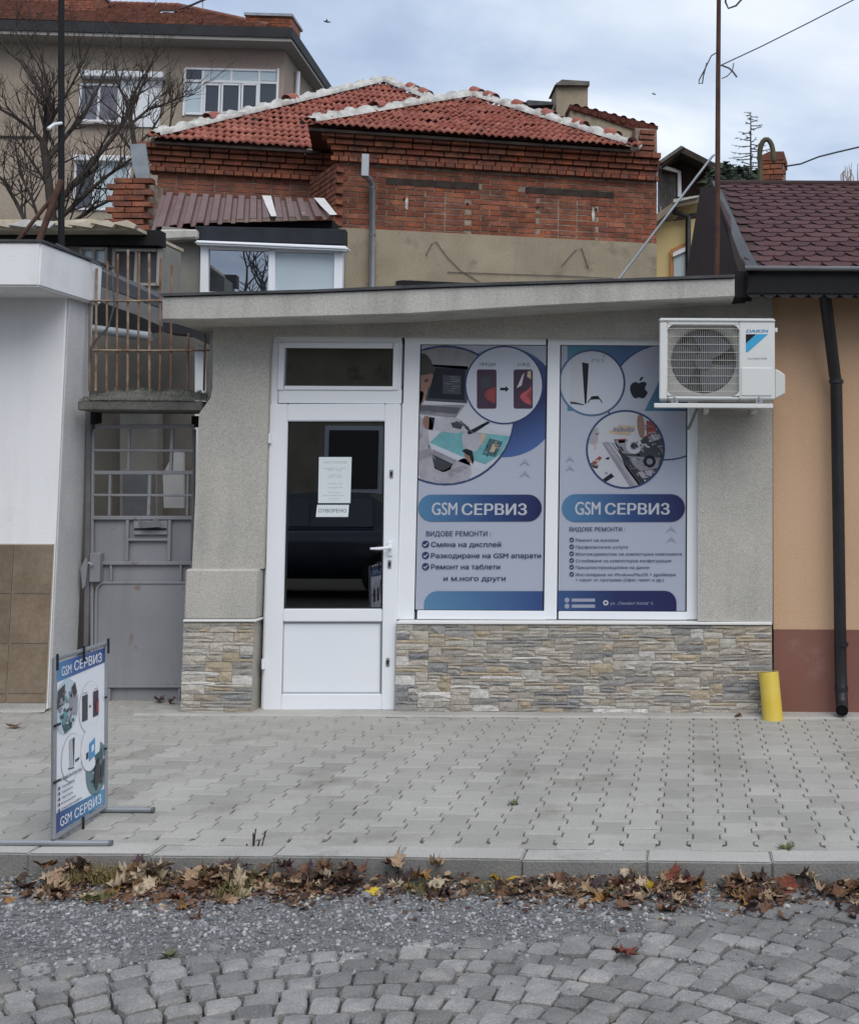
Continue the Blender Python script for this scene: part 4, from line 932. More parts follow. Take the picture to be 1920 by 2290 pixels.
# ------------------------------------------------------------------ yard behind the gate
YF = Frame((0, 11.6, 0))
yw = thing('yard_wall', 'stained plaster yard wall seen through the gate bars', 'wall', YF.pp(330, 1420))
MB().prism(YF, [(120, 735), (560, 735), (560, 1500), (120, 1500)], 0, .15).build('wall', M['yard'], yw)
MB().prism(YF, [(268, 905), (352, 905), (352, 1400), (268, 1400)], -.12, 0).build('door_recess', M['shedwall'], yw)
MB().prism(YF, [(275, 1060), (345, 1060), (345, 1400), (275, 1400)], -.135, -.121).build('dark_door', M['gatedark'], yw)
db = thing('white_board', 'tall white board standing in the yard behind the gate', 'board', W(388, 1400, 10.9))
BF = Frame((0, 10.9, 0))
MB().prism(BF, [(364, 1060), (390, 1010), (410, 1012), (410, 1136), (366, 1136)], 0, .03).build('board', pm('dull white board', (.45, .45, .45), (.36, .36, .36), 5, .8), db)
dr = thing('white_drain_post', 'white plastic post behind the right end of bar grille', 'post', W(445, 1400, 10.2))
MB().prism(Frame((0, 10.2, 0)), [(435, 780), (441, 772), (456, 772), (456, 1400), (434, 1400)], 0, .05).build('post', M['whitepvc2'], dr, .005)
# low shed with the sloping sheets
SF = Frame((0, 12.6, 0))
sh = thing('yard_shed', 'dark low shed behind white building with old windows', 'shed', SF.pp(180, 1300))
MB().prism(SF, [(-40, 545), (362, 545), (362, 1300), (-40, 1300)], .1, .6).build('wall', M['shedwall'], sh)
MB().prism(SF, [(-60, 512), (357, 514), (357, 548), (-60, 540)], -.06, .1).build('fascia', M['blackmatt'], sh)
rw = [(-60, 492), (40, 490), (120, 494), (200, 488), (260, 500), (306, 507), (306, 514), (-60, 514)]
MB().prism(SF, rw, -.3, .9).build('roof_sheet', M['plastic'], sh)
for k in range(7):
    MB().prism(SF, [(x + rng.uniform(-3, 3), y + rng.uniform(-3, 3)) for x, y in ((-30 + k * 46, 500), (10 + k * 46, 491 + rng.uniform(-5, 4)), (30 + k * 46, 500), (20 + k * 46, 510))], -.36 - rng.uniform(0, .05), -.31).build('loose_sheet', M[rng.choice(['plastic', 'whitepeel', 'plastic'])], sh)
for x0, y0, x1, y1, op in ((176, 552, 238, 640, 1), (250, 556, 356, 638, 0)):
    mb = MB()
    for r_ in ((x0, y0, x0 + 6, y1), (x1 - 6, y0, x1, y1), (x0 + 6, y0, x1 - 6, y0 + 6), (x0 + 6, y1 - 6, x1 - 6, y1), ((x0 + x1) / 2 - 3, y0 + 6, (x0 + x1) / 2 + 3, y1 - 6)): mb.rect(SF, *r_, .03, .11)
    wdw = mb.build('window', pm('old window frame', (.30, .28, .25), None, 3, .7), sh)
    MB().rect(SF, x0 + 5, y0 + 5, x1 - 5, y1 - 5, .075, .09).build('pane', M['blind'] if op else M['acdark'], wdw)
M['darksheet'] = pm('dark blue grey sheet', (.045, .05, .058), (.07, .075, .08), 4, .7)
cn = thing('sheet_canopy', 'grey sheet canopy sloping down behind the bar grille', 'canopy', W(270, 735, 10.4))
CFm = Frame((0, 10.3, 0))
MB().prism(CFm, [(150, 570), (270, 625), (362, 668), (362, 690), (270, 655), (150, 612)], 0, .9).build('upper_sheet', M['darksheet'], cn)
MB().prism(CFm, [(150, 612), (362, 692), (362, 738), (300, 708), (150, 655)], -.06, .8).build('lower_sheet', M['greysheet'], cn)
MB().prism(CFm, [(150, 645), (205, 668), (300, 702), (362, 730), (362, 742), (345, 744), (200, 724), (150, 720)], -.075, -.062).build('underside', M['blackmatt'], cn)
MB().tube([W(190, 733, 10.25), W(340, 752, 10.25)], .042, 12).build('pipe', M['zinc'], cn)
MB().prism(CFm, [(364, 720), (478, 735), (478, 776), (420, 748), (364, 742)], -.3, -.05).build('dark_flashing', M['black'], cn)
lc = thing('loose_cable', 'black cable looping between the white building and bar grille', 'cable', W(200, 800, 8.36))
MB().tube([W(125, 545, 8.3), W(160, 562, 8.33), (W(215, 588, 8.36)), W(250, 610, 8.38), W(256, 680, 8.39), W(243, 730, 8.39), W(215, 760, 8.38), W(203, 778, 8.38), W(203, 810, 8.38)], .006, 6).build('cable', M['cable'], lc)

# ================================================================== peach building on the right
OF = Frame((0, 8.20, 0))
ob = thing('peach_building', 'peach rendered building with brown plinth and shingle roof', 'building', OF.pp(1850, 1606))
uo = OF.uw(1728, 1000)[0]; wpl = OF.uw(1800, 1408)[1]
MB().rect(OF, uo, wpl, 3.6, 3.0, 0, 5, px=False).build('wall', M['orange'], ob)
MB().rect(OF, uo + .001, 0, 3.6, wpl - .001, -.008, 4.9, px=False).build('plinth', M['plinth'], ob)
E0, E1 = 7.80, 11.35
we = OF.uw(1800, 600, E0 - 8.2)[1]; wr = (W(1700, 413, E1)).z
ul = W(1668, 606, E0).x
MB().rect(OF, ul, we - .16, 3.7, we, E0 - 8.2, E0 - 8.2 + .06, px=False).build('fascia', M['blackmatt'], ob)
MB().box((ul, E0 + .06, we - .13), (3.7, 8.19, we - .09)).build('soffit', M['blackmatt'], ob)
MB().tube([(ul - .01, E0 - .03, we - .005), (3.7, E0 - .03, we - .005)], .016, 8).build('gutter_lip', M['gatedark'], ob)
MB().prism(OF, [(1640, 606), (1672, 606), (1672, 662), (1640, 664)], -.36, -.02).build('eave_end', M['blackmatt'], ob)
mb = MB()
k = 0
while k < 34:                                     # scalloped valance board
    u = ul + k * .1; mb.prism(OF, [(u, we - .155), (u + .1, we - .155), (u + .1, we - .165), (u + .075, we - .185), (u + .05, we - .19), (u + .025, we - .185), (u, we - .165)], E0 - 8.2 + .012, E0 - 8.2 + .03, px=False); k += 1
mb.build('valance', M['black'], ob)
rl = Vector((W(1592, 413, E1).x, E1, wr)); el = Vector((ul, E0, we))
rr_, er_ = Vector((3.7, E1, wr)), Vector((3.7, E0, we))
roof = MB().hull8([el, er_, rr_, rl], [p - Vector((0, 0, .05)) for p in (el, er_, rr_, rl)]).build('roof', M['shingledark'], ob)
# shingle tabs: hexagon ends, each its own piece
su = Vector((1, 0, 0)); ss = (rr_ - er_).normalized(); sn = su.cross(ss).normalized(); SL = (rr_ - er_).length
hx = [(-.096, .0, .008), (-.06, -.115, .010), (.06, -.115, .010), (.096, .0, .008), (.096, .09, .002), (-.096, .09, .002)]
sm = MB().add(hx + [(x, y, z - .006) for x, y, z in hx], [(0, 1, 2, 3, 4, 5), (1, 0, 6, 7), (2, 1, 7, 8), (3, 2, 8, 9), (4, 3, 9, 10), (0, 5, 11, 6)]).mesh('shingle'); sm.materials.append(M['shingle'])
lst = []; EX = .178; nrow = int(SL / EX) + 1
RT = Matrix((su, ss, sn)).transposed().to_4x4()
for j in range(nrow):
    c = .115 + j * EX
    xl = el.x + (rl.x - el.x) * min(1, c / SL)
    i0 = 0
    x = el.x - .4 + (.1 if j % 2 else 0)
    while x < 2.1:
        if x > xl + .09 and c < SL + .05:
            p = er_ + ss * c; p = Vector((x, p.y, p.z)) + sn * .004
            sx = CX + FPX * p.x / p.y
            if sx < 1990: lst.append((sm, Matrix.Translation(p) @ RT @ Matrix.Rotation(rng.gauss(0, .012), 4, 'Z'), 1 / p.y))
        x += .2
pieces(lst, roof, 'shingle', 300, 'other_shingles')
MB().tube([rl + Vector((0, 0, .01)), rr_ + Vector((0, 0, .01))], .035, 8).build('ridge', M['shingledark'], ob)
# black verge flashing, curved at the eave
pts0 = [W(1672, 612, E0 - .02), W(1655, 585, E0 + .35), W(1640, 545, E0 + .9), W(1625, 500, E0 + 1.8), W(1605, 440, E0 + 3.0), W(1590, 410, E1)]
pts1 = [W(1696, 606, E0 - .02), W(1678, 575, E0 + .35), W(1658, 535, E0 + .9), W(1640, 492, E0 + 1.8), W(1614, 436, E0 + 3.0), W(1600, 410, E1)]
n = len(pts0); up = Vector((0, 0, .03)); vs = [p + up for p in pts0] + [p + up for p in pts1] + [p - Vector((0, 0, .10)) for p in pts0]
MB().add(vs, [(i, i + 1, n + i + 1, n + i) for i in range(n - 1)] + [(i, 2 * n + i, 2 * n + i + 1, i + 1) for i in range(n - 1)], False).build('verge', M['black'], roof)
# gable side, dark red boards
gp = [Vector((ul - .01, E0 + .1, we - .1)), Vector((rl.x - .01, E1, wr - .02)), W(1566, 418, 12.3), W(1531, 632, 12.3), W(1560, 640, 11), Vector((ul - .01, E0 + .1, we - .2))]
MB().hull8(gp, [p + Vector((.05, 0, 0)) for p in gp]).build('gable_boards', M['redwood'], ob)
# board joints of the gable
# downpipe
DF = Frame((0, 8.10, 0))
dp = MB()
dp.tube([DF.pp(1843, 600, -.25), DF.pp(1842, 655, -.2), DF.pp(1845, 668, -.17), DF.pp(1866, 838, -.01), DF.pp(1869, 856, 0), DF.pp(1874, 1150, 0), DF.pp(1879, 1500, 0), DF.pp(1881, 1562, 0), DF.pp(1882, 1578, -.03), DF.pp(1882, 1590, -.09)], .040, 14, caps=False)
dp = dp.build('downpipe', M['black'], ob)
for x, y, r_ in ((1869, 853, .049), (1880, 1441, .047), (1880.5, 1540, .045)):
    MB().tube([DF.pp(x, y - 4), DF.pp(x, y + 4)], r_, 14).build('pipe_collar', M['black'], dp)
MB().tube([DF.pp(1882, 1586, -.07), DF.pp(1882, 1587, -.075)], .036, 14).build('pipe_mouth', M['blackmatt'], dp)
MB().rect(DF, 1831, 628, 1855, 664, -.262, -.245).build('pipe_bracket', pm('grey bracket', (.03, .03, .035), None, 2, .5), dp)
# yellow pipe stub leaning against the corner
yb = thing('yellow_pipe_stub', 'short yellow plastic pipe leaning at foot of peach wall', 'pipe', ground(1727, 1612))
pb = ground(1727.5, 1609); pb.y = min(pb.y, 8.02); pt = W(1718, 1503, pb.y + .04)
mb = MB(); ax = (pt - pb).normalized()
mb.tube([pb - ax * .02, pb + ax * .05, pt - ax * .02, pt], [.066, .065, .064, .064], 24, caps=False); mb.tube([pt, pt - ax * .15], .059, 24, caps=False)
vs = []; x_ = ax.cross(Vector((0, 1, 0))).normalized(); y_ = ax.cross(x_)
for k in range(24):
    for r_ in (.064, .059): vs.append(pt + (x_ * math.cos(k * math.pi / 12) + y_ * math.sin(k * math.pi / 12)) * r_)
mb.add(vs, [(2 * k, 2 * k + 1, 2 * ((k + 1) % 24) + 1, 2 * ((k + 1) % 24)) for k in range(24)]); mb.build('pipe', M['yellow'], yb)
q = [pt + (x_ * math.cos(a) + y_ * math.sin(a)) * r_ for a, r_ in [(k * math.pi / 8, .066) for k in range(16)]]
MB().add([p + ax * .004 for p in q] + [pt + ax * (.004)], [(k, (k + 1) % 16, 16) for k in range(16)]).build('cap', pm('pale cap', (.52, .46, .30), None, 2, .6), yb)
# ================================================================== brick house behind
HY_ = R(13.5)
HF = Frame(W(752, 600, 16.8), HY_)
bh = thing('brick_house', 'old red brick house with tiled hip roofs behind the shop', 'house', HF.pt(1.5, 1.5, -3.4 + 0))
WORLD[bh.name].z = 0; bh.location.z = 0
def hw(x, y, v=0): return HF.uw(x, y, v)
uR = hw(1468, 480)[0]
wB = hw(760, 512)[1]; wC = hw(800, 385)[1]        # bottom of brickwork, underside of cornice
wTop = hw(800, 304)[1]
LV = 1.25                                         # the left wing stands back
uLL = hw(352, 400, LV)[0]; uLR = -.25
z0 = -HF.O.z
MB().rect(HF, -.0, z0, uR, wB + .02, -.02, 6, px=False).build('plaster_wall', M['beigeplaster'], bh)
MB().rect(HF, .0, wB + .02, uR, wTop, .012, 6, px=False).build('brick_core', M['brickjoint'], bh)
MB().rect(HF, uLL, z0, .0, wTop - .0, LV + .012, 6, px=False).build('brick_core', M['brickjoint'], bh)
# brick pieces
bl, bh_, jt = .25, .064, .012
bm_ = []
for s_ in range(3):
    r = random.Random(s_); m = MB().box((-.5, -.5, -.5), (.5, .5, .5))
    m.v = [p + Vector((r.uniform(-.012, .012), r.uniform(-.03, .03), r.uniform(-.04, .04))) for p in m.v]; m = m.mesh('brick', .02); m.materials.append(M['brick']); bm_.append(m)
lst = []
def brick(u, v, w, l=bl, h=bh_, d=.1, key=1.0):
    p = HF.pt(u, v + d / 2 + rng.uniform(-.004, .004), w)
    lst.append((rng.choice(bm_), Matrix.Translation(p) @ Matrix.Rotation(HY_, 4, 'Z') @ Matrix.Diagonal((l, d, h, 1)), key))
def course(u0, u1, v, w, l=bl, h=bh_, off=0., d=.1, key=1.0, skip=()):
    u = u0 - off * l
    while u < u1 - .02:
        a, b = max(u, u0), min(u + l, u1)
        if b - a > .03 and not any(s0 < (a + b) / 2 < s1 and t0 < w < t1 for s0, s1, t0, t1 in skip): brick((a + b) / 2, v, w, b - a, h, d, key)
        u += l + jt
# blocked window panels and lintels
holes = []
for a, b, t_, bt in ((950, 1040, 428, 524), (1206, 1332, 440, 535)):
    holes.append((hw(a, 470)[0], hw(b, 470)[0], hw(a, bt)[1], hw(a, t_)[1]))
lints = []
for a, b, t_, bt in ((863, 1070, 402, 418), (1175, 1372, 422, 437)):
    lints.append((hw(a, 410)[0], hw(b, 410)[0], hw((a + b) / 2, bt)[1], hw((a + b) / 2, t_)[1]))
nz_ = int((wTop - .42 - wB) / (bh_ + jt)); 
for j in range(nz_ + 1):
    course(0, uR, .0, wB + .04 + j * (bh_ + jt), off=.5 * (j % 2), skip=holes + lints, key=3)
for s0, s1, t0, t1 in holes:
    w = t0 + .03
    while w < t1:
        n_ = max(1, round((s1 - s0) / .26)); k = (s1 - s0) / n_
        for i in range(n_): brick(s0 + (i + .5) * k, .004, w, k - .016, bh_, key=3)
        w += bh_ + jt + .004
for s0, s1, t0, t1 in lints:
    MB().rect(HF, s0, t0, s1, t1 - .01, -.006, .05, px=False).build('timber_lintel', M['oldwood'], bh)
# corbelled cornice of the front block and the left wing
def cornice(u0, u1, v, key, wt, side=False):
    wq = wt - .05
    course(u0 - .24, u1, v - .26, wq, l=.25, off=.3, h=.075, d=.3, key=key + .3); wq -= .085
    course(u0 - .17, u1, v - .18, wq, l=.25, off=.6, d=.3, key=key + .2); wq -= .072
    course(u0 - .12, u1, v - .12, wq, l=.25, off=.1, d=.3, key=key + .1); wq -= .075
    course(u0 - .08, u1, v - .07, wq, l=.25, off=.5, d=.2, key=key + .1); wq -= .075
    course(u0 - .11, u1, v - .11, wq, l=.12, off=.2, d=.3, h=.062, key=key + .25); wq -= .072
    return wq
cw = cornice(0, uR, 0, 2, wTop)
cw2 = cornice(uLL, -.1, LV, 1, wTop)
w = cw2
while w > hw(500, 470, LV)[1]:
    course(uLL, -.0, LV, w, off=.5 * (round(w * 100) % 2), key=1.2); w -= bh_ + jt
# left return of the front block
MB().hull8([HF.pt(0, .02, wB - .3), HF.pt(0, .02, cw + .02), HF.pt(-.42, LV + .02, cw + .02), HF.pt(-.42, LV + .02, wB - .3)], [HF.pt(.3, .3, wB - .3), HF.pt(.3, .3, cw + .02), HF.pt(.1, LV + .3, cw + .02), HF.pt(.1, LV + .3, wB - .3)]).build('brick_core', M['brickjoint'], bh)
rdir = (HF.pt(-.42, LV, 0) - HF.pt(0, 0, 0)); ryaw = math.atan2(rdir.y, rdir.x)
j = 0; w = cw
while w > wB:
    t = .06 if j % 2 else .12
    while t < 1.2:
        p = HF.pt(0, 0, w) + rdir / rdir.length * t; lst.append((rng.choice(bm_), Matrix.Translation(p) @ Matrix.Rotation(ryaw, 4, 'Z') @ Matrix.Diagonal((.24, .1, bh_, 1)), .5)); t += .262
    w -= bh_ + jt; j += 1
pieces(lst, bh, 'brick', 300, 'further_bricks')
# a few plaster smears and holes
for x, y, w_, h_, m in ((909, 455, 9, 32, 'ridgemortar'), (1326, 480, 8, 34, 'ridgemortar'), (903, 445, 6, 7, 'blackmatt'), (1045, 455, 7, 5, 'blackmatt'), (1202, 463, 4, 7, 'blackmatt'), (1333, 468, 4, 8, 'blackmatt')):
    q = [(x + w_ * .5 * math.cos(a) * rng.uniform(.6, 1.1), y + h_ * .5 * math.sin(a) * rng.uniform(.7, 1.1)) for a in [k * math.pi / 5 for k in range(10)]]
    MB().prism(HF, q, -.008, .02).build('mortar_patch' if m != 'blackmatt' else 'wall_hole', M[m], bh)
# ragged lower edge of the brickwork
mb = MB(); u = 0
# roofs
def plane_tiles(A, B, C, roofpart, parent, lim):
    """A,B eave ends, C apex"""
    u = (B - A).normalized(); n = u.cross(C - A).normalized()
    if n.z < 0: n = -n
    s = n.cross(u).normalized(); wdt = (B - A).length; cu, cs = (C - A).dot(u), (C - A).dot(s)
    RT = Matrix((u, s, n)).transposed().to_4x4(); o = []
    row = .235; tw_ = .205; j = 0
    while j * row < cs:
        y = j * row; l = cu * y / cs; r_ = wdt + (cu - wdt) * y / cs
        x = l - .08 + (rng.uniform(0, .02)); 
        while x < r_ + .02:
            p = A + u * (x + tw_ / 2) + s * (y - .03) + n * .012
            o.append((p, RT)); x += tw_
        j += 1
    return o
prof = [(-.1025 + .205 * i / 12, .032 * (.5 + .5 * math.cos(2 * math.pi * (i / 6.0))) ** .8) for i in range(13)]
vs = []
for y, dz in ((0, .036), (.27, .0)):
    vs += [(x, y, z + dz) for x, z in prof]
vs += [(x, 0.002, z + .004) for x, z in prof]
fs = [(i, i + 1, 13 + i + 1, 13 + i) for i in range(12)] + [(26 + i, 26 + i + 1, i + 1, i) for i in range(12)]
tmesh = MB().add(vs, fs, True).mesh('roof_tile'); tmesh.materials.append(M['tile'])
ew = wTop + .02
ov = .34
A = HF.pt(-.42, -ov, ew); B = HF.pt(uR - .42, -ov, ew)
B = HF.pt(hw(1412, 345, -ov)[0], -ov, ew)
Cx = HF.uw(1055, 219, 2.2); C1 = HF.pt(Cx[0], 2.2, Cx[1])
uA2 = hw(343, 312, LV - ov)[0]; A2 = HF.pt(uA2, LV - ov, ew)
c2v = 4.4; Cx2 = HF.uw(858, 186, c2v); C2 = HF.pt(Cx2[0], c2v, Cx2[1])
B2 = HF.pt(2 * Cx2[0] - uA2, LV - ov, ew)
roof = MB()
back = lambda P, dv: P + HF.v * dv
B1b = back(B, 5.0); C1b = back(C1, 4.0); A1b = back(A, 5.0)
for q in ([A, B, C1], [B, B1b, C1b, C1], [A, C1, C1b, A1b], [A2, B2, C2], [A2, C2, back(A2, 6.6)], [B2, back(B2, 6.6), C2]):
    roof.add([p - Vector((0, 0, .004)) for p in q], [tuple(range(len(q)))])
roof.add([A, B, B1b, A1b], [(0, 1, 2, 3)])
roof = roof.build('roof', M['tileunder'], bh)
tl = []
for (p, RT) in plane_tiles(A, B, C1, None, None, 0): tl.append((tmesh, Matrix.Translation(p + Vector((0, 0, rng.gauss(0, .006)))) @ RT @ Matrix.Rotation(rng.gauss(0, .03), 4, 'Z') @ Matrix.Rotation(rng.gauss(0, .02), 4, 'X'), 2))
for (p, RT) in plane_tiles(A2, B2, C2, None, None, 0):
    q = RC.transposed() @ (p - CAM); sx = CX + FPX * q.x / -q.z; sy = CY - FPX * q.y / -q.z
    # behind the front roof there is nothing to see
    lim = 296 - (sx - 745) * (296 - 219) / 310 if 745 < sx < 1055 else 999
    if sx > 1010: continue
    tl.append((tmesh, Matrix.Translation(p + Vector((0, 0, rng.gauss(0, .006)))) @ RT @ Matrix.Rotation(rng.gauss(0, .03), 4, 'Z') @ Matrix.Rotation(rng.gauss(0, .02), 4, 'X'), 1 if sy < lim else .1))
pieces(tl, roof, 'roof_tile', 300, 'hidden_roof_tiles')
# ridge tiles bedded in white mortar along the hips
def hip(P, Q, n_):
    d = (Q - P); L_ = d.length; t = d / L_; side = t.cross(Vector((0, 0, 1))).normalized(); up = side.cross(t).normalized()
    vs = []; ns = 9; st = int(L_ / .05)
    for i in range(st + 1):
        s_ = i * L_ / st; ph = ((s_ + .09 * mnoise.noise(Vector((s_ * .9, n_ * 3, 2)))) % .34) / .34
        lump = .008 + .055 * max(0, math.cos((ph - .5) * 2 * math.pi)) ** 2
        for k in range(ns):
            a = math.pi * k / (ns - 1); x = math.cos(a); y = math.sin(a)
            nn = mnoise.noise(Vector((s_ * 5, x * 3, n_))) ; n2 = mnoise.noise(Vector((s_ * 16, x * 8, n_ + 5)))
            rad = .15 + .075 * nn + .035 * n2 if k in (0, 1, ns - 1, ns - 2) else .10 + lump + .045 * nn + .03 * n2
            vs.append(P + t * s_ + side * x * rad + up * (y * rad * .78 - .01))
    mb = MB().add(vs, [(i * ns + k, i * ns + k + 1, (i + 1) * ns + k + 1, (i + 1) * ns + k) for i in range(st) for k in range(ns - 1)], True)
    mb.build('ridge_mortar', M['ridgemortar'], roof)
    k = 0
    while (k + .5) * .34 < L_ - .1:
        if rng.random() < .22:
            c = P + t * ((k + .5) * .34 - .16) + up * .07; e = c + t * .2
            vv = []
            for pz, r_ in ((c, .112), (e, .10)):
                for q in range(9):
                    a = math.pi * q / 8; vv.append(pz + side * math.cos(a) * r_ + up * (math.sin(a) * r_ * .85 - .015))
            MB().add(vv, [(q, q + 1, 9 + q + 1, 9 + q) for q in range(8)], True).build('ridge_tile', M['tile'], roof)
        k += 1
hip(A + Vector((0, 0, .03)), C1 + Vector((0, 0, .05)), 1); hip(C1 + Vector((0, 0, .05)), B + Vector((0, 0, .03)), 2)
hip(A2 + Vector((0, 0, .03)), C2 + Vector((0, 0, .05)), 3); hip(C2 + Vector((0, 0, .05)), B2 + Vector((0, 0, .03)), 4)
# dark gutter boards under the eaves
MB().bar(A + Vector((0, .05, -.05)), B + Vector((0, .05, -.05)), .05, .04, (0, 0, 1)).build('eave_board', M['oldwood'], bh)
MB().bar(A2 + Vector((0, .05, -.05)), HF.pt(-.3, LV - ov, ew - .05), .05, .04, (0, 0, 1)).build('eave_board', M['oldwood'], bh)
# downpipe with hopper
dpx = MB(); dpx.tube([HF.pp(816, 392, -.30), HF.pp(826, 400, -.2), HF.pp(832, 412, -.10), HF.pp(832, 660, -.10)], .042, 12)
dpx = dpx.build('downpipe', M['steel'], bh)
MB().rect(HF, 808, 343, 825, 393, -.38, -.26).build('hopper', M['steel'], dpx, .006)
for y in (420, 526): MB().tube([HF.pp(832, y - 2, -.1), HF.pp(832, y + 2, -.1)], .048, 12).build('pipe_band', M['gatedark'], dpx)
# cracks / wires on the plaster
for q in ([(952, 570), (965, 545), (975, 540), (1000, 575), (1030, 605), (1075, 632)], [(1000, 608), (1120, 612), (1250, 616), (1370, 622)], [(1255, 595), (1285, 560), (1300, 555), (1315, 600)]):
    MB().tube([HF.pp(x, y, -.035) for x, y in q], .005, 5).build('wall_cable', M['cable'], bh)
MB().prism(HF, [(885, 628), (900, 626), (1095, 634), (1095, 640), (890, 640)], -.09, -.021).build('cable_duct', M['blackmatt'], bh)
MB().prism(HF, [(892, 638), (1060, 641), (1060, 650), (892, 650)], -.12, -.021).build('sill', M['zinc'], bh)
# firewall with tiled coping, chimneys
CFR = Frame(HF.pt(uR, 1.2, 0), HY_)
cv = 1.0
fw = MB().prism(CFR, [(1275, 238), (1420, 282), (1422, 345), (1275, 300)], cv, cv + .35).build('firewall', M['beigeplaster'], bh)
MB().prism(CFR, [(1420, 286), (1468, 288), (1470, 400), (1422, 400)], cv - .25, cv + .35).build('firewall_end', M['brickjoint'], bh)
MB().prism(CFR, [(1274, 232), (1340, 247), (1471, 281), (1471, 288), (1420, 290), (1340, 262), (1274, 242)], cv - .04, cv + .5).build('tiled_coping', M['tileunder'], bh)
for k in range(9):
    t = (k + .5) / 9; x = 1278 + 190 * t; y = 236 + 47 * t; a_ = CFR.pp(x, y + 1, cv - .07)
    for q_ in range(2):
        MB().tube([a_ + CFR.v * (q_ * .29 + rng.uniform(0, .02)), a_ + CFR.v * (q_ * .29 + .30)], [.066, .058], 10, caps=False).build('coping_tile', M['tile'], bh)
fl = []
for j in range(9):
    p_ = CFR.pp(1445, 296 + j * 12, cv - .27); fl.append((bm_[j % 3], Matrix.Translation(p_ + CFR.u * (.0 if j % 2 else .015)) @ Matrix.Rotation(HY_, 4, 'Z') @ Matrix.Diagonal((.25, .08, .064, 1)), 1))
pieces(fl, bh, 'brick')
ch = MB().rect(CFR, 1243, 186, 1314, 262, cv + .6, cv + 1.2).build('chimney', M['beigeplaster'], bh, .01)
MB().prism(CFR, [(1240, 189), (1256, 177), (1318, 181), (1318, 190)], cv + .5, cv + 1.3).build('chimney_cap', M['oldconc'], ch)
ch = MB().rect(CFR, 1172, 232, 1230, 262, cv + .7, cv + 1.2).build('chimney', M['oldconc'], bh, .01)
MB().prism(CFR, [(1164, 236), (1180, 223), (1238, 227), (1238, 233)], cv + .55, cv + 1.3).build('chimney_cap', M['felt'], ch)
MB().tube([CFR.pp(1395, 322, cv - .3), CFR.pp(1395, 332, cv - .3)], .05, 10).tube([CFR.pp(1425, 326, cv - .3), CFR.pp(1432, 330, cv - .3)], .06, 10).build('vent_pipe', M['ridgemortar'], bh)
# sheet hung on the left corner, brick stub beside it
zs = MB().prism(Frame((0, 16.6, 0)), [(290, 322), (325, 320), (334, 385), (330, 440), (322, 432), (306, 405), (296, 370)], 0, .02).build('zinc_sheet', M['zinc'], bh)
stub = thing('brick_stub', 'broken brick stack left of brick house', 'chimney', W(290, 520, 15.6))
mb = MB().prism(Frame((0, 15.7, 0)), [(258, 402), (330, 402), (330, 640), (255, 640)], 0, .5).build('core', M['brickjoint'], stub)
lst = []
for j in range(18):
    for i in range(2):
        p = W(262, 405, 15.66); p = Vector((p.x + .10 + i * .25 - (.09 if j % 2 else 0), p.y + rng.uniform(-.01, .01), p.z - j * .077))
        lst.append((rng.choice(bm_), Matrix.Translation(p) @ Matrix.Rotation(rng.gauss(0, .02), 4, 'Z') @ Matrix.Diagonal((.24, .12, .064, 1)), 1))
pieces(lst, mb, 'brick')
# ------------------------------------------------------------------ annex with white window below the brown sheet roof
NF = Frame(W(600, 600, 14.0), R(4))
an = thing('window_annex', 'small annex with white window under brown corrugated sheet roof', 'annex', NF.pt(0, .5, -NF.O.z))
MB().prism(NF, [(362, 505), (447, 515), (447, 900), (362, 900)], .12, .3).build('wall', M['shedwall'], an)
MB().prism(NF, [(355, 512), (440, 512), (440, 532), (368, 536)], -.1, .3).build('ceiling_slab', M['slabconc'], an, .02)
MB().prism(NF, [(447, 545), (766, 545), (766, 900), (447, 900)], .14, .3).build('wall', M['shedwall'], an)
MB().prism(NF, [(436, 505), (772, 512), (772, 546), (434, 536)], -.02, .12).build('fascia', M['awning'], an, .006)
MB().prism(NF, [(434, 536), (776, 549), (777, 560), (434, 545)], -.10, .1).build('top_trim', M['pvc'], an, .02, 2)
mb = MB()
for q in ([(448, 548), (466, 548), (464, 665), (446, 665)], [(747, 556), (766, 556), (764, 665), (745, 665)], [(600, 552), (615, 553), (614, 665), (598, 665)], [(466, 548), (748, 557), (748, 566), (466, 557)], [(464, 652), (746, 652), (746, 665), (464, 665)]): mb.prism(NF, q, .02, .13)
wdw = mb.build('window', M['pvc'], an, .006)
MB().prism(NF, [(465, 556), (601, 560), (600, 655), (464, 655)], .06, .07).build('pane', M['skypane'], wdw)
MB().prism(NF, [(614, 561), (748, 565), (747, 655), (613, 655)], .06, .07).build('pane', M['blind'], wdw)
# brown corrugated sheet, one trapezoid rib after another
T0, T1 = W(362, 436, 15.4), W(730, 452, 16.0); B0, B1 = W(338, 500, 14.2), W(752, 490, 14.4)
n_ = 13; vs = []; edge = []
for i in range(n_ + 1):
    for d, hgt in ((0, 0), (.30, 0), (.40, .045), (.88, .045), (.98, 0)):
        t = (i + d) / (n_ + 1); edge.append((t, hgt))
for t, hgt in edge: vs.append(T0.lerp(T1, t) + Vector((0, 0, hgt)))
for t, hgt in edge: vs.append(B0.lerp(B1, t) + Vector((0, 0, hgt)) + Vector((0, 0, -.09 * (1 - t) ** 3 )))
k = len(edge); vs += [v - Vector((0, -.004, .006)) for v in vs]
MB().add(vs, [(i, i + 1, k + i + 1, k + i) for i in range(k - 1)] + [(2 * k + i, 2 * k + i + 1, 3 * k + i + 1, 3 * k + i) for i in range(k - 1)] + [(k + i, k + i + 1, 3 * k + i + 1, 3 * k + i) for i in range(k - 1)]).build('corrugated_roof', M['corr'], an)
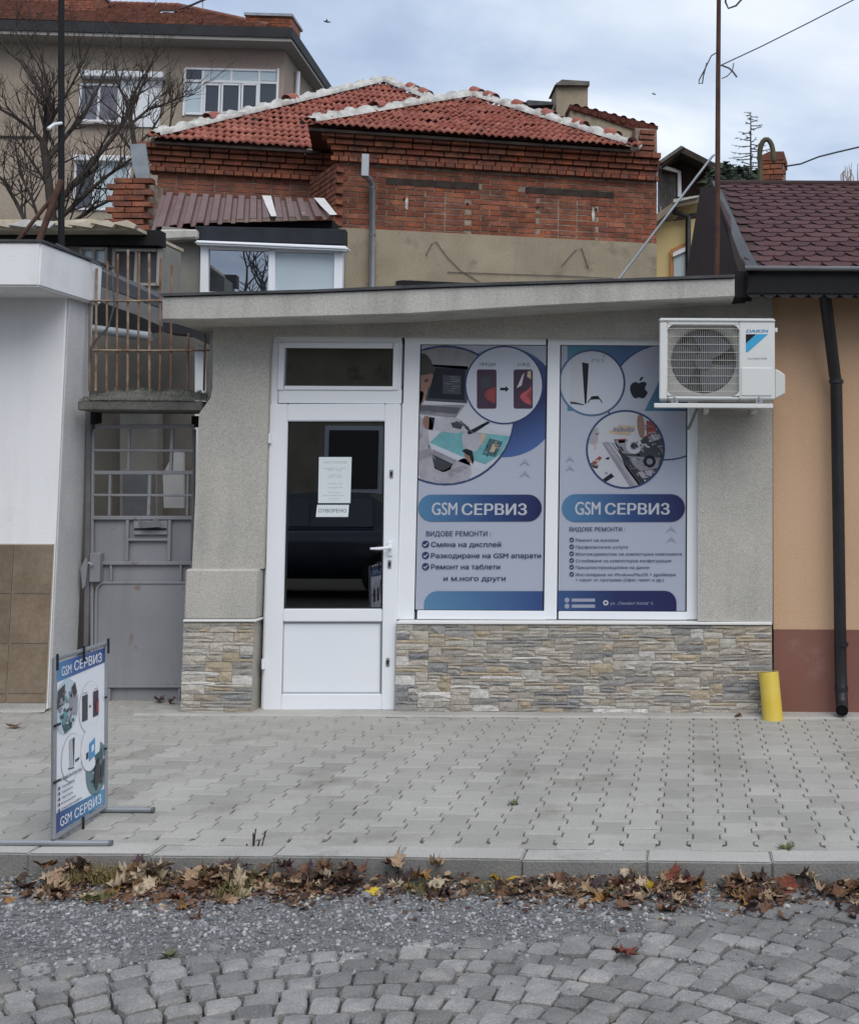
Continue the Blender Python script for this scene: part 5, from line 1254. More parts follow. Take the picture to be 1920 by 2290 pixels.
for a, b_ in (((.60, .655)), ((.92, .985))):
    q = [T0.lerp(T1, a), T0.lerp(T1, b_), B0.lerp(B1, b_ + .02), B0.lerp(B1, a + .045), T0.lerp(T1, a + .02).lerp(B0.lerp(B1, a + .02), .5)]
    MB().add([p + Vector((0, -.012, .053)) for p in q], [tuple(range(5))]).build('peeled_patch', M['whitepeel'], an)
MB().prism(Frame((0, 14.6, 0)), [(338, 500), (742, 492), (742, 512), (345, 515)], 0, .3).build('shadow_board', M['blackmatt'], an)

# ================================================================== apartment block on the left
AFr = Frame(W(634, 200, 35.0), R(3.6))
ap = thing('apartment_building', 'beige plastered apartment building with tiled roof on the left', 'building', AFr.pt(-4, 4, -AFr.O.z))
wE = AFr.uw(640, 112)[1]; uLa = AFr.uw(-320, 150)[0]; z0 = -AFr.O.z
MB().rect(AFr, uLa, z0, 0, wE, 0, 9, px=False).build('wall', M['aptplaster'], ap)
e1 = AFr.uw(660, 88, -.7); 
MB().rect(AFr, uLa - .5, wE, .36, wE + .10, -.75, 9.7, px=False).build('soffit', M['aptsoffit'], ap)
MB().rect(AFr, uLa - .5, wE + .10, .40, wE + .40, -.80, 9.75, px=False).build('eave', M['darkgutter'], ap)
# roof
ez = wE + .43
P = lambda u, v, w: AFr.pt(u, v, w)
uRa = AFr.uw(600, 86, -.7)[0]
rv = [P(uLa - .5, -.85, ez), P(uRa, -.7, ez), P(uRa, 9.8, ez), P(uLa - .5, 9.8, ez)]
pk = AFr.uw(330, 12, 4.2); pk2 = AFr.uw(-250, 12, 4.2)
r0 = P(pk2[0], 4.2, pk[1]); r1 = P(AFr.uw(395, 14, 4.2)[0], 4.2, pk[1])
MB().add(rv + [r0, r1], [(0, 1, 5, 4), (1, 2, 5), (2, 3, 4, 5), (3, 0, 4)]).build('roof', M['apttile'], ap)
# courses of roof tiles as ribs
mb = MB(); nrow = 22; eL, eR = rv[0], rv[1]
for j in range(nrow):
    t0, t1 = j / nrow, (j + 1) / nrow
    a, b = eL.lerp(r0, t0), eR.lerp(r1, t0); c, d = eR.lerp(r1, t1), eL.lerp(r0, t1); up = Vector((0, -.02, .07))
    seg = 60
    for i in range(seg):
        k0, k1 = i / seg, (i + 1) / seg; jj = Vector((0, 0, rng.uniform(-.02, .03)))
        mb.add([a.lerp(b, k0) + up + jj, a.lerp(b, k1) + up + jj, d.lerp(c, k1) + Vector((0, 0, .01)), d.lerp(c, k0) + Vector((0, 0, .01)), a.lerp(b, k0), a.lerp(b, k1)], [(0, 1, 2, 3), (4, 5, 1, 0)])
mb.build('tile_courses', M['apttile'], ap, kind='stuff')
mb = MB()
for i in range(50): 
    p = r0.lerp(r1, i / 50); mb.tube([p, p + (r1 - r0) / 50 * .95], [.13, .11], 7)
    if i < 34: p = r1.lerp(rv[1], i / 34); mb.tube([p, p + (rv[1] - r1) / 34 * .95], [.13, .11], 7)
mb.build('ridge_tiles', M['apttile'], ap, kind='stuff')
for x0, y0, x1, y1, v in ((143, -30, 209, 45, 1.6), (548, 34, 651, 92, -.2)):
    c = MB().rect(AFr, x0, y0, x1, y1, v, v + 1.1)
    c = c.build('chimney', pm('chimney brick', (.24, .095, .06), (.30, .13, .085), 6, .9, .4, 20, fine=.25, fs=12), ap, .02)
    MB().rect(AFr, x0 - 3, y0 - 6, x1 + 3, y0, v - .08, v + 1.2).build('chimney_cap', M['zinc'], c)
    mb = MB(); w = AFr.uw(x0, y1, v)[1]; we_ = AFr.uw(x0, y0, v)[1]; ua_, ub_ = AFr.uw(x0, y1, v)[0], AFr.uw(x1, y1, v)[0]; j = 0
    while w < we_ - .05:
        u = ua_ + (.12 if j % 2 else 0)
        while u < ub_ - .1: mb.rect(AFr, u, w, min(u + .23, ub_), w + .065, v - .02, v, px=False); u += .25
        w += .08; j += 1
    mb.build('bricks', M['brick'], c, kind='stuff')
for x, y, s_ in ((243, 40, 27), (455, 56, 22), (368, 30, 22)):
    q = AFr.uw(x, y, 1.0); v = .55 if y > 50 else 1.6 if y < 35 else 1.2
    k = MB().prism(AFr, [(x - s_, y + 7), (x - s_ + 10, y - 8), (x + s_ + 3, y - 8), (x + s_ - 4, y + 7)], v, v + .9).build('skylight', M['darkgutter'], ap)
    MB().prism(AFr, [(x - s_ + 8, y + 3), (x - s_ + 14, y - 5), (x + s_, y - 5), (x + s_ - 8, y + 3)], v - .02, v - .005).build('pane', M['blind'], k)
# windows
def awin(x0, y0, x1, y1, vbars, hbars, mat_, lbl=None):
    mb = MB(); t = 5
    for r_ in [(x0, y0, x0 + t, y1), (x1 - t, y0, x1, y1), (x0 + t, y0, x1 - t, y0 + t), (x0 + t, y1 - t, x1 - t, y1)]: mb.rect(AFr, *r_, -.06, .04)
    for x, a, b in vbars: mb.rect(AFr, x - 3, a, x + 3, b, -.05, .04)
    for y, a, b in hbars: mb.rect(AFr, a, y - 3, b, y + 3, -.055, .04)
    o = mb.build('window', M['whitepvc2'], ap, .01)
    return o
o = awin(409, 152, 622, 258, [(452, 157, 252), (517, 157, 182), (578, 157, 252)], [(182, 414, 618)], None)
for x0, x1, y0, y1, m in ((414, 450, 157, 180, 'winglass'), (455, 515, 157, 180, 'blind'), (520, 576, 157, 180, 'blind'), (581, 617, 157, 180, 'blind'), (414, 450, 185, 253, 'blind'), (581, 617, 185, 253, 'winglass')):
    MB().rect(AFr, x0, y0, x1, y1, -.02, -.01).build('pane', M[m], o)
for x0, x1 in ((455, 492), (494, 537), (539, 576)):
    mb = MB(); y0, y1 = 186, 253
    for r_ in [(x0, y0, x0 + 4, y1), (x1 - 4, y0, x1, y1), (x0 + 4, y0, x1 - 4, y0 + 4), (x0 + 4, y1 - 4, x1 - 4, y1)]: mb.rect(AFr, *r_, -.07, .02)
    mb.build('sash', M['whitepvc2'], o); MB().rect(AFr, x0 + 3, y0 + 3, x1 - 3, y1 - 3, -.035, -.025).build('pane', M['winglass'], o)
MB().rect(AFr, 175, 157, 363, 171, -.3, -.01).build('shutter_box', M['whitepvc2'], ap, .02)
MB().rect(AFr, 264, 176, 360, 283, -.05, -.01).build('white_panel', M['whitepvc2'], ap)
o = awin(176, 186, 267, 272, [(220, 190, 268)], [], None)
for x0, x1 in ((181, 217), (223, 262)): MB().rect(AFr, x0, 191, x1, 267, -.02, -.01).build('pane', pm('curtained glass', (.09, .09, .11), (.17, .16, .18), 3, .1, spec=.6), o)
MB().rect(AFr, 168, 272, 300, 277, -.18, -.01).build('sill', M['aptsoffit'], ap)
MB().rect(AFr, 162, 346, 290, 359, -.25, -.01).build('shutter_box', M['whitepvc2'], ap, .02)
o = awin(164, 362, 290, 470, [(210, 366, 466)], [], None)
MB().rect(AFr, 213, 366, 286, 466, -.02, -.01).build('pane', M['blind'], o); MB().rect(AFr, 169, 366, 207, 466, -.02, -.01).build('pane', M['winglass'], o)
MB().rect(AFr, -20, 303, 75, 308, -.04, -.01).build('ledge', M['darkgutter'], ap)
# side pipe
MB().tube([AFr.pt(.1, 1.2, AFr.uw(670, 130)[1]), AFr.pt(.1, 1.2, AFr.uw(670, 330)[1])], .07, 8).build('downpipe', M['whitepvc2'], ap)

# ================================================================== yellow house and timber gable on the right
yh = thing('yellow_house', 'yellow rendered house between the brick house and peach roof', 'house', W(1530, 900, 20.5))
YH = Frame((0, 20.5, 0), R(-6))
MB().prism(YH, [(1440, 500), (1640, 480), (1640, 1100), (1440, 1100)], 0, 3).build('wall', M['yellowwall'], yh)
MB().prism(YH, [(1455, 505), (1510, 462), (1560, 452), (1560, 440), (1508, 450), (1450, 490)], -.35, .3).build('eave', M['beigeplaster'], yh)
MB().prism(YH, [(1505, 452), (1560, 440), (1563, 436), (1505, 445)], -.42, .5).build('roof_edge', M['ridgemortar'], yh)
o = MB().prism(YH, [(1498, 558), (1540, 538), (1540, 640), (1498, 640)], -.06, .02).build('window', M['orangewood'], yh)
MB().prism(YH, [(1506, 563), (1540, 547), (1540, 640), (1506, 640)], -.07, -.061).build('pane', M['blind'], o)
MB().prism(YH, [(1504, 566), (1540, 548), (1540, 558), (1504, 574)], -.12, -.071).build('shutter', M['whitepvc2'], o)
MB().tube([YH.pp(1512, 455, -.3), YH.pp(1507, 462, -.3), YH.pp(1507, 474, -.2), YH.pp(1538, 485, -.12), YH.pp(1538, 640, -.1)], .05, 8).build('downpipe', M['black'], yh)
tg = thing('timber_gable_house', 'dark timber gable with snow-white downpipe behind brick house', 'house', W(1540, 900, 24))
tg['label'] = 'dark timber gable house with white downpipe beside the brick house'
TG = Frame((0, 24, 0))
MB().prism(TG, [(1478, 362), (1523, 336), (1600, 372), (1600, 700), (1478, 700)], 0, 3).build('wall', M['browngable'], tg)
for k in range(6):
    x = 1470 + k * 7; MB().prism(TG, [(x, 372), (x + 6.4, 374), (x + 6.4, 490), (x, 490)], -.06, -.01).build('board', M['greyboards'], tg)
MB().prism(TG, [(1472, 362), (1522, 325), (1660, 396), (1660, 408), (1522, 340), (1480, 372)], -.6, 3.2).build('roof', M['oldwood'], tg)
MB().prism(TG, [(1472, 360), (1522, 325), (1530, 328), (1478, 364)], -.65, -.601).build('verge', M['oldconc'], tg)
MB().tube([TG.pp(1476, 356, -.5), TG.pp(1480, 372, -.4), TG.pp(1518, 384, -.1), TG.pp(1519, 440, -.1)], .045, 8).build('downpipe', M['whitepvc2'], tg)
# chimney and bent vent pipe beyond the ridge
bc = thing('brick_chimney', 'old brick chimney rising behind the shingle roof', 'chimney', W(1720, 440, 17))
BC = Frame((0, 17, 0), R(-10))
cc = MB().prism(BC, [(1698, 352), (1750, 352), (1750, 520), (1694, 520)], 0, .5).build('shaft', M['brickjoint'], bc)
MB().prism(BC, [(1690, 352), (1720, 338), (1752, 338), (1752, 356), (1696, 358)], -.06, .56).build('cap', M['brick'], bc)
lst = []
for j in range(14):
    for i in range(2):
        p = BC.pp(1700, 362, -.01); lst.append((rng.choice(bm_), Matrix.Translation(p + BC.u * (.1 + i * .17 - (.05 if j % 2 else 0)) - Vector((0, 0, j * .077))) @ Matrix.Rotation(BC.yaw, 4, 'Z') @ Matrix.Diagonal((.16, .08, .064, 1)), 1))
pieces(lst, cc, 'brick')
vp = thing('bent_vent_pipe', 'dark arched vent pipe standing behind the shingle roof ridge', 'pipe', W(1712, 430, 13))
MB().tube([W(1699, 470, 13), W(1699, 360, 13)] + [W(1713 + 15 * math.cos(R(a)), 345 - 34 * math.sin(R(a)), 13) for a in range(180, -1, -20)] + [W(1729, 360, 13)], .028, 10).build('pipe', M['hose'], vp)
# conifers
def conifer(name, label, px, py0, py1, Y, spread, mat, seed, dens, leaf=True, HH=3.):
    r = random.Random(seed); t0, b0 = W(px, py0, Y), W(px, py1, Y); b0.z = t0.z - HH
    root = thing(name, label, 'tree', Vector((b0.x, Y, 0)))
    MB().tube([Vector((t0.x, Y, -.2)), (t0 + Vector((t0.x, Y, -.2))) / 2, t0], [.12, .07, .01], 8).build('trunk', M['bark'], root)
    mb = MB(); H = t0.z - b0.z; n = int(dens)
    for k in range(n):
        f = (k + .5) / n; z = t0.z - H * f; ln = spread * f ** .8 * r.uniform(.7, 1.15) + .12; a = r.uniform(0, 6.28) 
        d = Vector((math.cos(a), math.sin(a), .0)); p0 = Vector((t0.x, Y, z)); pts = [p0, p0 + d * ln * .5 + Vector((0, 0, -.02 * ln)), p0 + d * ln + Vector((0, 0, .08 * ln))]
        mb.tube(pts, [.016, .011, .004], 4, caps=False)
        for q in range(int(10 * ln) + 3):
            t = r.uniform(.15, 1); b = pts[0].lerp(pts[2], t) + Vector((0, 0, -.06 * ln * math.sin(t * 3.1))); side = d.cross(Vector((0, 0, 1))) * r.choice((-1, 1)); e = b + (side * .5 + d * .5 + Vector((0, 0, r.uniform(-.5, .1)))) * r.uniform(.08, .22) * (1.3 if leaf else .7)
            w = Vector((0, 0, .012)) if not leaf else Vector((r.uniform(-.03, .03), r.uniform(-.03, .03), .035))
            mb.add([b - w, b + w, e], [(0, 1, 2)])
    mb.build('crown', mat, root)
conifer('spruce_tree', 'sparse grey spruce top rising behind the shingle roof', 1678, 250, 430, 30, .95, M['deadconifer'], 3, 64, False)
conifer('spruce_tree', 'dense dark green conifer beside the timber gable', 1618, 368, 430, 22, .6, M['conifer'], 5, 120, True, .9)
conifer('spruce_tree', 'low dark conifer at the foot of sparse spruce', 1655, 374, 430, 22.5, .6, M['conifer'], 8, 120, True, .9)
conifer('spruce_tree', 'small conifer just left of brick chimney', 1688, 382, 430, 23, .5, M['conifer'], 9, 90, True, .8)
# hint of bare shrubs at far right
bs_ = thing('bare_shrub', 'bare thin twigs above the ridge at far right', 'shrub', W(1895, 430, 14))
mb = MB()
for k in range(16):
    x = 1875 + rng.uniform(0, 50); p = W(x, 440, 14); mb.tube([p, p.lerp(W(x + rng.uniform(-6, 6), 380 + rng.uniform(-15, 20), 14), .7), W(x + rng.uniform(-8, 8), 372 + rng.uniform(-10, 20), 14)], [.008, .006, .003], 4)
mb.build('twigs', pm('pale twigs', (.30, .24, .20), None, 2, .9), bs_)
# ================================================================== advertising stand on the pavement
g0, g1 = ground(119, 1893), ground(235, 1818)
syaw = math.atan2(g1.y - g0.y, g1.x - g0.x)
AS = Frame((g0.x, g0.y, 0), syaw); LW = (g1 - g0).length
HT = W(118, 1472, g0.y).z
stand = thing('advertising_stand', 'free-standing tube frame banner advertising phone repair on the pavement', 'banner stand', (g0 + g1) / 2)
rt = .0105
for u in (0, LW):
    MB().tube([AS.pt(u, 0, .03), AS.pt(u, 0, HT)], rt, 12).build('post', M['steel'], stand)
for w in (.028, HT - .005):
    MB().tube([AS.pt(0, 0, w), AS.pt(LW, 0, w)], rt * .95, 12).build('cross_tube', M['steel'], stand)
X = Vector((1, 0, 0))
for g, l, r_ in ((g0, .225, .23), (g1, .21, .21)):
    c = Vector((g.x, g.y, .0135)); MB().tube([c - X * l, c + X * r_], .012, 12).build('foot_tube', M['steel'], stand)
    for e in (-l, r_): MB().tube([c + X * e, c + X * (e + .012 * (1 if e > 0 else -1))], .0135, 12).build('end_cap', M['gatedark'], stand)
m0, m1, n0, n1 = .016, LW - .014, .045, HT - .022
bp = ink('banner paper', (.80, .82, .86), .5)
MB().rect(AS, m0, n0, m1, n1, -.001, .002, px=False).build('banner', bp, stand)
for u, w, hz in ((0, HT - .005, 0), (LW, HT - .005, 0), (LW / 2, HT - .005, 1), (LW / 2, .028, 1), (0, HT * .64, 2), (0, HT * .34, 2), (LW, HT * .68, 2), (LW, HT * .38, 2)):
    if hz == 2: MB().tube([AS.pt(u - .022, -.012, w), AS.pt(u + .03 * (1 if u < .1 else -1), -.012, w)], .006, 6).build('cable_tie', M['black'], stand)
    else: MB().tube([AS.pt(u, -.012, w + .022), AS.pt(u, -.012, w - .045)], .006, 6).build('cable_tie', M['black'], stand)
s = Sheet(AS, -.0016, (m0, n0, m1, n1), .0009); s.layer()
bw, bhh = m1 - m0, n1 - n0
def Q(a, b): return (m0 + a * bw, n1 - b * bhh)          # banner fractions, from the top left
def poly(mat, pts): s.uwpoly(mat, [Q(a, b) for a, b in pts])
def disc(mat, a, b, r, k=1.0): s.uwpoly(mat, [(Q(a, b)[0] + r * math.cos(t * math.pi / 18), Q(a, b)[1] + r * k * math.sin(t * math.pi / 18)) for t in range(36)])
def tx(mat, t, a0, a1, b, h, bold=.01): s.text(mat, t, Q(a0, 0)[0], Q(a1, 0)[0], Q(0, b)[1], h * bhh, bold, uw=True)
hb = grad('banner head', [(0, (.06, .25, .45)), (.35, (.04, .11, .33)), (1, (.025, .06, .22))], AS.pt(m0, 0, n1), AS.pt(m1, 0, n1)); fb = grad('banner foot', [(0, (.022, .05, .21)), (1, (.08, .30, .50))], AS.pt(m0, 0, n0), AS.pt(m1, 0, n0))
poly(hb, [(0, 0), (1, 0), (1, .095), (0, .115)]); poly(fb, [(0, .885), (1, .905), (1, 1), (0, 1)])
disc(ink('banner photo', (.52, .62, .70)), .19, .28, .115); disc(ink('banner ring', (.60, .63, .70)), .67, .34, .112); disc(I['lt'], .30, .60, .10)
disc(ink('banner teal', (.12, .22, .25)), .83, .75, .115)
s.layer(); lw_ = ink('banner white', (.82, .84, .88)); bpz = ink('banner sheet white', (.81, .83, .87))
disc(bpz, .67, .34, .109); disc(bpz, .30, .60, .097)
tx(lw_, 'GSM', .09, .28, .06, .058, .01); tx(lw_, 'СЕРВИЗ', .34, .92, .053, .058, .02)
tx(lw_, 'GSM', .08, .30, .948, .058, .01); tx(lw_, 'СЕРВИЗ', .36, .92, .952, .058, .02)
poly(I['dk2'], [(.02, .17), (.16, .14), (.15, .26), (.0, .28)]); poly(I['hair'], [(.28, .18), (.36, .15), (.40, .22), (.34, .25)]); poly(I['teal'], [(.05, .32), (.22, .30), (.28, .34), (.12, .38)]); poly(I['tealdk'], [(.1, .38), (.26, .36), (.30, .42), (.16, .44)]); poly(I['coat'], [(.24, .22), (.42, .24), (.40, .36), (.26, .33)])
s.layer(); dr = random.Random(8)
for k in range(60):
    cx_, cy_, rad_ = ((.19, .28, .085), (.83, .75, .085))[k % 2]; a_ = dr.uniform(0, 6.28); q_ = dr.uniform(0, 1) ** .5 * rad_; x_, y_ = cx_ + q_ * math.cos(a_) / bw * .9, cy_ + q_ * math.sin(a_) / bhh
    poly(I[dr.choice(['dk2', 'tealdk', 'teal', 'coat', 'lt', 'metal', 'skin', 'dk'])], [(x_, y_), (x_ + dr.uniform(.02, .08), y_ - .006), (x_ + dr.uniform(.02, .07), y_ + dr.uniform(.006, .03)), (x_, y_ + dr.uniform(.005, .02))])
s.layer()
poly(I['dk2'], [(.50, .255), (.615, .255), (.615, .415), (.50, .415)]); poly(I['plum'], [(.73, .255), (.845, .255), (.845, .415), (.73, .415)]); poly(I['dk'], [(.65, .33), (.68, .33), (.68, .345), (.65, .345)])
tx(I['txt'], 'ПРЕДИ', .51, .60, .243, .010, .0); tx(I['txt'], 'СЛЕД', .75, .83, .243, .010, .0)
poly(I['dk2'], [(.30, .49), (.35, .485), (.335, .655), (.325, .66)]); poly(I['lt'], [(.24, .49), (.30, .485), (.325, .66), (.25, .66)]); poly(I['dk'], [(.22, .655), (.34, .665), (.34, .672), (.22, .663)]); poly(I['dk2'], [(.36, .625), (.45, .62), (.44, .635), (.37, .64)])
disc(bpz, .68, .60, .098); s.layer(); poly(ink('banner cyan', (.06, .30, .60)), [(.64, .57), (.77, .545), (.77, .66), (.64, .68)]); poly(I['dk'], [(.58, .62), (.63, .615), (.63, .655), (.58, .66)]); s.layer(); poly(lw_, [(.69, .59), (.74, .58), (.74, .62), (.69, .63)])
poly(I['tealdk'], [(.76, .66), (.92, .64), (.94, .70), (.80, .72)]); poly(I['dk'], [(.78, .70), (.86, .68), (.88, .84), (.76, .86)]); poly(I['dk2'], [(.90, .74), (.98, .72), (.96, .82), (.90, .84)])
poly(I['red'], [(.79, .33), (.845, .31), (.845, .40), (.79, .385)])
tx(I['txt'], 'РЕМОНТИ НА :', .08, .52, .70, .02, .02)
for k, (t, a1) in enumerate((('Телефони', .34), ('Таблети', .30), ('Лаптопи', .30), ('Конзоли', .36), ('Компютри и други', .48))):
    b = .745 + k * .032; disc(I['txt'], .045, b, .008); tx(I['txt'], t, .09, a1, b, .014, .01)
s.build(stand)
for o in stand.children:                        # the frame leans a little to the left, its feet lie flat
    if not o.name.startswith(('foot_tube', 'end_cap')): o.matrix_basis = Matrix.Rotation(-R(2.4), 4, 'Y') @ Matrix.Translation(o.location)

# ================================================================== poles, wires, birds
bpole = thing('black_pole', 'slim black pole rising from roof of the white building', 'pole', W(137, 560, 8.6))
MB().tube([W(137, 575, 8.6), W(137, 250, 8.6), W(137, -40, 8.6)], .022, 10).build('pole', M['blackmatt'], bpole)
MB().tube([W(137, 275, 8.58), W(120, 278, 8.5), W(107, 288, 8.45)], .012, 8).build('hook', M['whitepvc2'], bpole)
for lb, a, b, r_ in (('rusty steel prop leaning beside the black pole', (80, 545), (137, 402), .022), ('thin rusty prop leaning lower left of black pole', (20, 548), (118, 440), .014)):
    o = thing('leaning_prop', lb, 'prop', W(*a, 8.5)); MB().tube([W(a[0], a[1] + 14, 8.5), W(*b, 8.58)], r_, 8).build('bar', M['rustpole'], o)
rp = thing('rusty_pole', 'rusty steel pole standing at corner of shingle roof', 'pole', W(1603, 622, 8.25))
MB().tube([W(1602, 640, 8.25), W(1604, 400, 8.25), W(1605, 180, 8.25), W(1607, -40, 8.25)], [.019, .018, .0165, .015], 10).build('pole', M['rustpole'], rp)
MB().tube([W(1597, 345, 8.24), W(1590, 352, 8.24), W(1380, 628, 7.95)], [.006, .0085, .0085], 8).build('stay', M['zinc'], rp)
MB().tube([W(1600, 118, 8.22), W(1590, 124, 8.2), W(1575, 155, 8.2), W(1563, 178, 8.2), W(1562, 186, 8.2), W(1570, 186, 8.2), W(1572, 170, 8.2), W(1580, 140, 8.2)], .0045, 6).build('wire_loop', M['cable'], rp)
MB().tube([W(1612, 145, 8.22), W(1630, 152, 8.2), W(1640, 162, 8.2), W(1647, 172, 8.2)], .006, 6).build('wire_end', M['cable'], rp)
MB().tube([W(1640, 140, 8.2), W(1637, 158, 8.2), W(1625, 170, 8.2), W(1613, 175, 8.2)], .0035, 6).build('wire_end', M['cable'], rp)
MB().tube([W(1620, -30, 8.2), W(1622, 5, 8.2), W(1628, 18, 8.2), W(1645, 12, 8.2), W(1660, -5, 8.2)], .007, 6).build('wire_end', M['cable'], rp)
for lb, q, r_, Y in (('thin cable from rusty pole rising to top right corner', [(1610, 146), (1700, 104), (1800, 54), (1925, -10)], .0042, (8.25, 8.2, 8.1, 8.0)), ('twisted cable running right from the brick chimney', [(1752, 372), (1790, 366), (1830, 350), (1870, 340), (1930, 326)], .012, (17, 16.8, 16.5, 16.2, 16)), ('cable running off apartment roof to the sky', [(400, 20), (430, 10), (480, -12)], .035, (37, 36, 35))):
    o = thing('overhead_cable', lb, 'cable', W(*q[0], Y[0])); MB().tube([W(x, y, yy) for (x, y), yy in zip(q, Y)], r_, 6).build('cable', M['cable'], o)
for lb, x in (('thin aerial mast on apartment roof beside the cable', 453), ('thin aerial mast nearer the middle of apartment roof', 348)):
    o = thing('aerial_mast', lb, 'aerial', W(x, 40, 38.5)); MB().tube([W(x, 45, 38.5), W(x, -20, 38.5)], .02, 6).build('mast', M['zinc'], o)
for lb, x, y, s_ in (('small dark bird flying left, near the brick chimney of apartment building', 730, 48, .15), ('tiny bird in flight above the timber gable', 1461, 210, .09)):
    c = W(x, y, 30); o = thing('flying_bird', lb, 'bird', c)
    mb = MB().tube([c + Vector((-s_ * .5, 0, .02)), c + Vector((-s_ * .25, 0, .01)), c, c + Vector((s_ * .35, 0, -.01)), c + Vector((s_ * .6, 0, 0))], [.01, s_ * .13, s_ * .16, s_ * .1, .02], 8)
    for sg in (-1, 1):
        mb.add([c + Vector((-s_ * .15, 0, .02)), c + Vector((s_ * .2, 0, .02)), c + Vector((s_ * .15, sg * s_ * .5, s_ * .35)), c + Vector((s_ * .3, sg * s_ * .9, s_ * .15))], [(0, 1, 2), (1, 3, 2)])
    mb.build('body', M['cable'], o)

# ================================================================== bare tree
def bare_tree(label, Y, limbs, seed, tw=1.0):
    r = random.Random(seed); base = W(limbs[0][0][0][0], limbs[0][0][0][1], Y)
    root = thing('bare_tree', label, 'tree', Vector((base.x, Y, 0))); k = Y / FPX
    tr, cr = MB(), MB()
    def twig(p, d, ln, rad, dep):
        pts = [p]; q = p.copy(); dd = d.copy()
        for i in range(3):
            dd = (dd + Vector((r.gauss(0, .16), r.gauss(0, .16), .12 + r.gauss(0, .1)))).normalized(); q = q + dd * ln / 3; pts.append(q.copy())
        cr.tube(pts, [rad, rad * .8, rad * .6, rad * .3], 4, caps=False)
        if dep > 0:
            for t in range(r.randint(2, 4)):
                i = r.randint(1, 3); nd = (dd + Vector((r.gauss(0, .7), r.gauss(0, .6), r.gauss(.15, .35)))).normalized(); twig(pts[i], nd, ln * r.uniform(.45, .75), rad * .6, dep - 1)
    for li, (pts, r0, r1) in enumerate(limbs):
        n = len(pts); off = 0; P = []
        dy = r.uniform(-.9, .9) if li else 0
        for i, (x, y) in enumerate(pts): P.append(W(x, y, Y + dy * i / n))
        if li == 0: P = [Vector((P[0].x + .1, Y, -.2))] + P
        rs = [(r0 + (r1 - r0) * i / (len(P) - 1)) * k for i in range(len(P))]
        (tr if li == 0 else cr).tube(P, rs, 8)
        if li:
            for i in range(1, len(P)):
                for t in range(r.randint(2, 5)):
                    f = r.random(); p = P[i - 1].lerp(P[i], f); d = ((P[i] - P[i - 1]).normalized() + Vector((r.gauss(0, .6), r.gauss(0, .6), .35 + r.gauss(0, .4)))).normalized()
                    twig(p, d, r.uniform(.35, .9) * tw, rs[i] * .45 + .003, 2)
            twig(P[-1], (P[-1] - P[-2]).normalized(), .8 * tw, rs[-1] * .8, 2)
    tr.build('trunk', M['bark'], root); cr.build('branches', M['bark'], root)
bare_tree('bare dark tree with spreading branches behind the black pole', 19.5, [
    ([(122, 560), (116, 480), (108, 400), (96, 318)], 13, 8),
    ([(96, 318), (70, 288), (35, 262), (-5, 240)], 6, 3), ([(98, 330), (108, 270), (112, 235), (75, 180), (45, 135), (15, 112)], 7, 2.5),
    ([(112, 245), (105, 190), (95, 140), (82, 85)], 4, 1.5), ([(104, 360), (150, 300), (185, 262), (215, 205), (238, 160)], 6, 2),
    ([(118, 470), (165, 410), (205, 365), (250, 310), (285, 262)], 7, 4), ([(122, 500), (175, 450), (230, 400), (300, 350)], 6, 3), ([(110, 420), (85, 380), (60, 345), (30, 300)], 4, 1.5),
    ([(60, 500), (35, 450), (5, 400), (-20, 380)], 5, 2), ([(130, 520), (200, 470), (260, 440), (290, 425)], 5, 2), ([(90, 500), (70, 440), (45, 390), (35, 330)], 4, 1.5), ([(98, 320), (120, 260), (160, 190), (190, 130)], 4, 1.5)], 4)
bare_tree('smaller bare tree branching in front of the apartment windows', 21, [
    ([(300, 470), (306, 380), (300, 320), (293, 268)], 8, 5), ([(293, 268), (292, 225), (312, 185), (335, 150)], 4, 1.5), ([(293, 270), (280, 220), (262, 185), (255, 140)], 4, 1.5),
    ([(295, 275), (330, 245), (380, 228), (415, 212)], 3.5, 1.2), ([(302, 330), (340, 290), (365, 250)], 3, 1.2), ([(303, 350), (270, 300), (240, 270)], 3, 1.2), ([(380, 285), (384, 240), (380, 185)], 2.5, 1)], 9, .85)

# ================================================================== leaves and weeds
LC = dict(tan=(.38, .26, .165), pale=(.50, .40, .28), brown=(.17, .09, .052), dark=(.075, .045, .036), yellow=(.62, .44, .045), ochre=(.30, .16, .055), red=(.19, .055, .035), plum=(.075, .046, .055))
LM = {k: pm(k + ' leaf', c, tuple(x * .62 for x in c), 60, .75, .3, 90, .25, fine=.2, fs=150) for k, c in LC.items()}
half = [(0, -.36), (.10, -.30), (.36, -.40), (.30, -.22), (.52, -.06), (.34, -.02), (.46, .24), (.28, .18), (.20, .34), (.12, .26), (0, .60)]
outl = half + [(-x, y) for x, y in half[-2:0:-1]]
def leaf_mesh(seed, mat, curl):
    r = random.Random(seed); vs = []; ax = r.uniform(-.5, .5)
    def zc(x, y): return curl * (.55 * (x * math.cos(ax) + y * math.sin(ax)) ** 2 + .25 * x * y) + r.gauss(0, .035) * curl
    o = [(x * r.uniform(.85, 1.1), y * r.uniform(.88, 1.1)) for x, y in outl]
    inn = [(x * .45, y * .45) for x, y in o]; n = len(o)
    vs = [(x, y, zc(x, y)) for x, y in o] + [(x, y, zc(x, y) * .5) for x, y in inn] + [(0, 0, 0)]
    fs = [(i, (i + 1) % n, n + (i + 1) % n, n + i) for i in range(n)] + [(n + i, n + (i + 1) % n, 2 * n) for i in range(n)]
    b = len(vs); vs += [(.012, -.34, .0), (-.012, -.34, 0), (.02, -.75, .08 * curl)]; fs.append((b, b + 1, b + 2))
    m = MB().add(vs, fs, True).mesh('maple_leaf'); m.materials.append(LM[mat]); return m
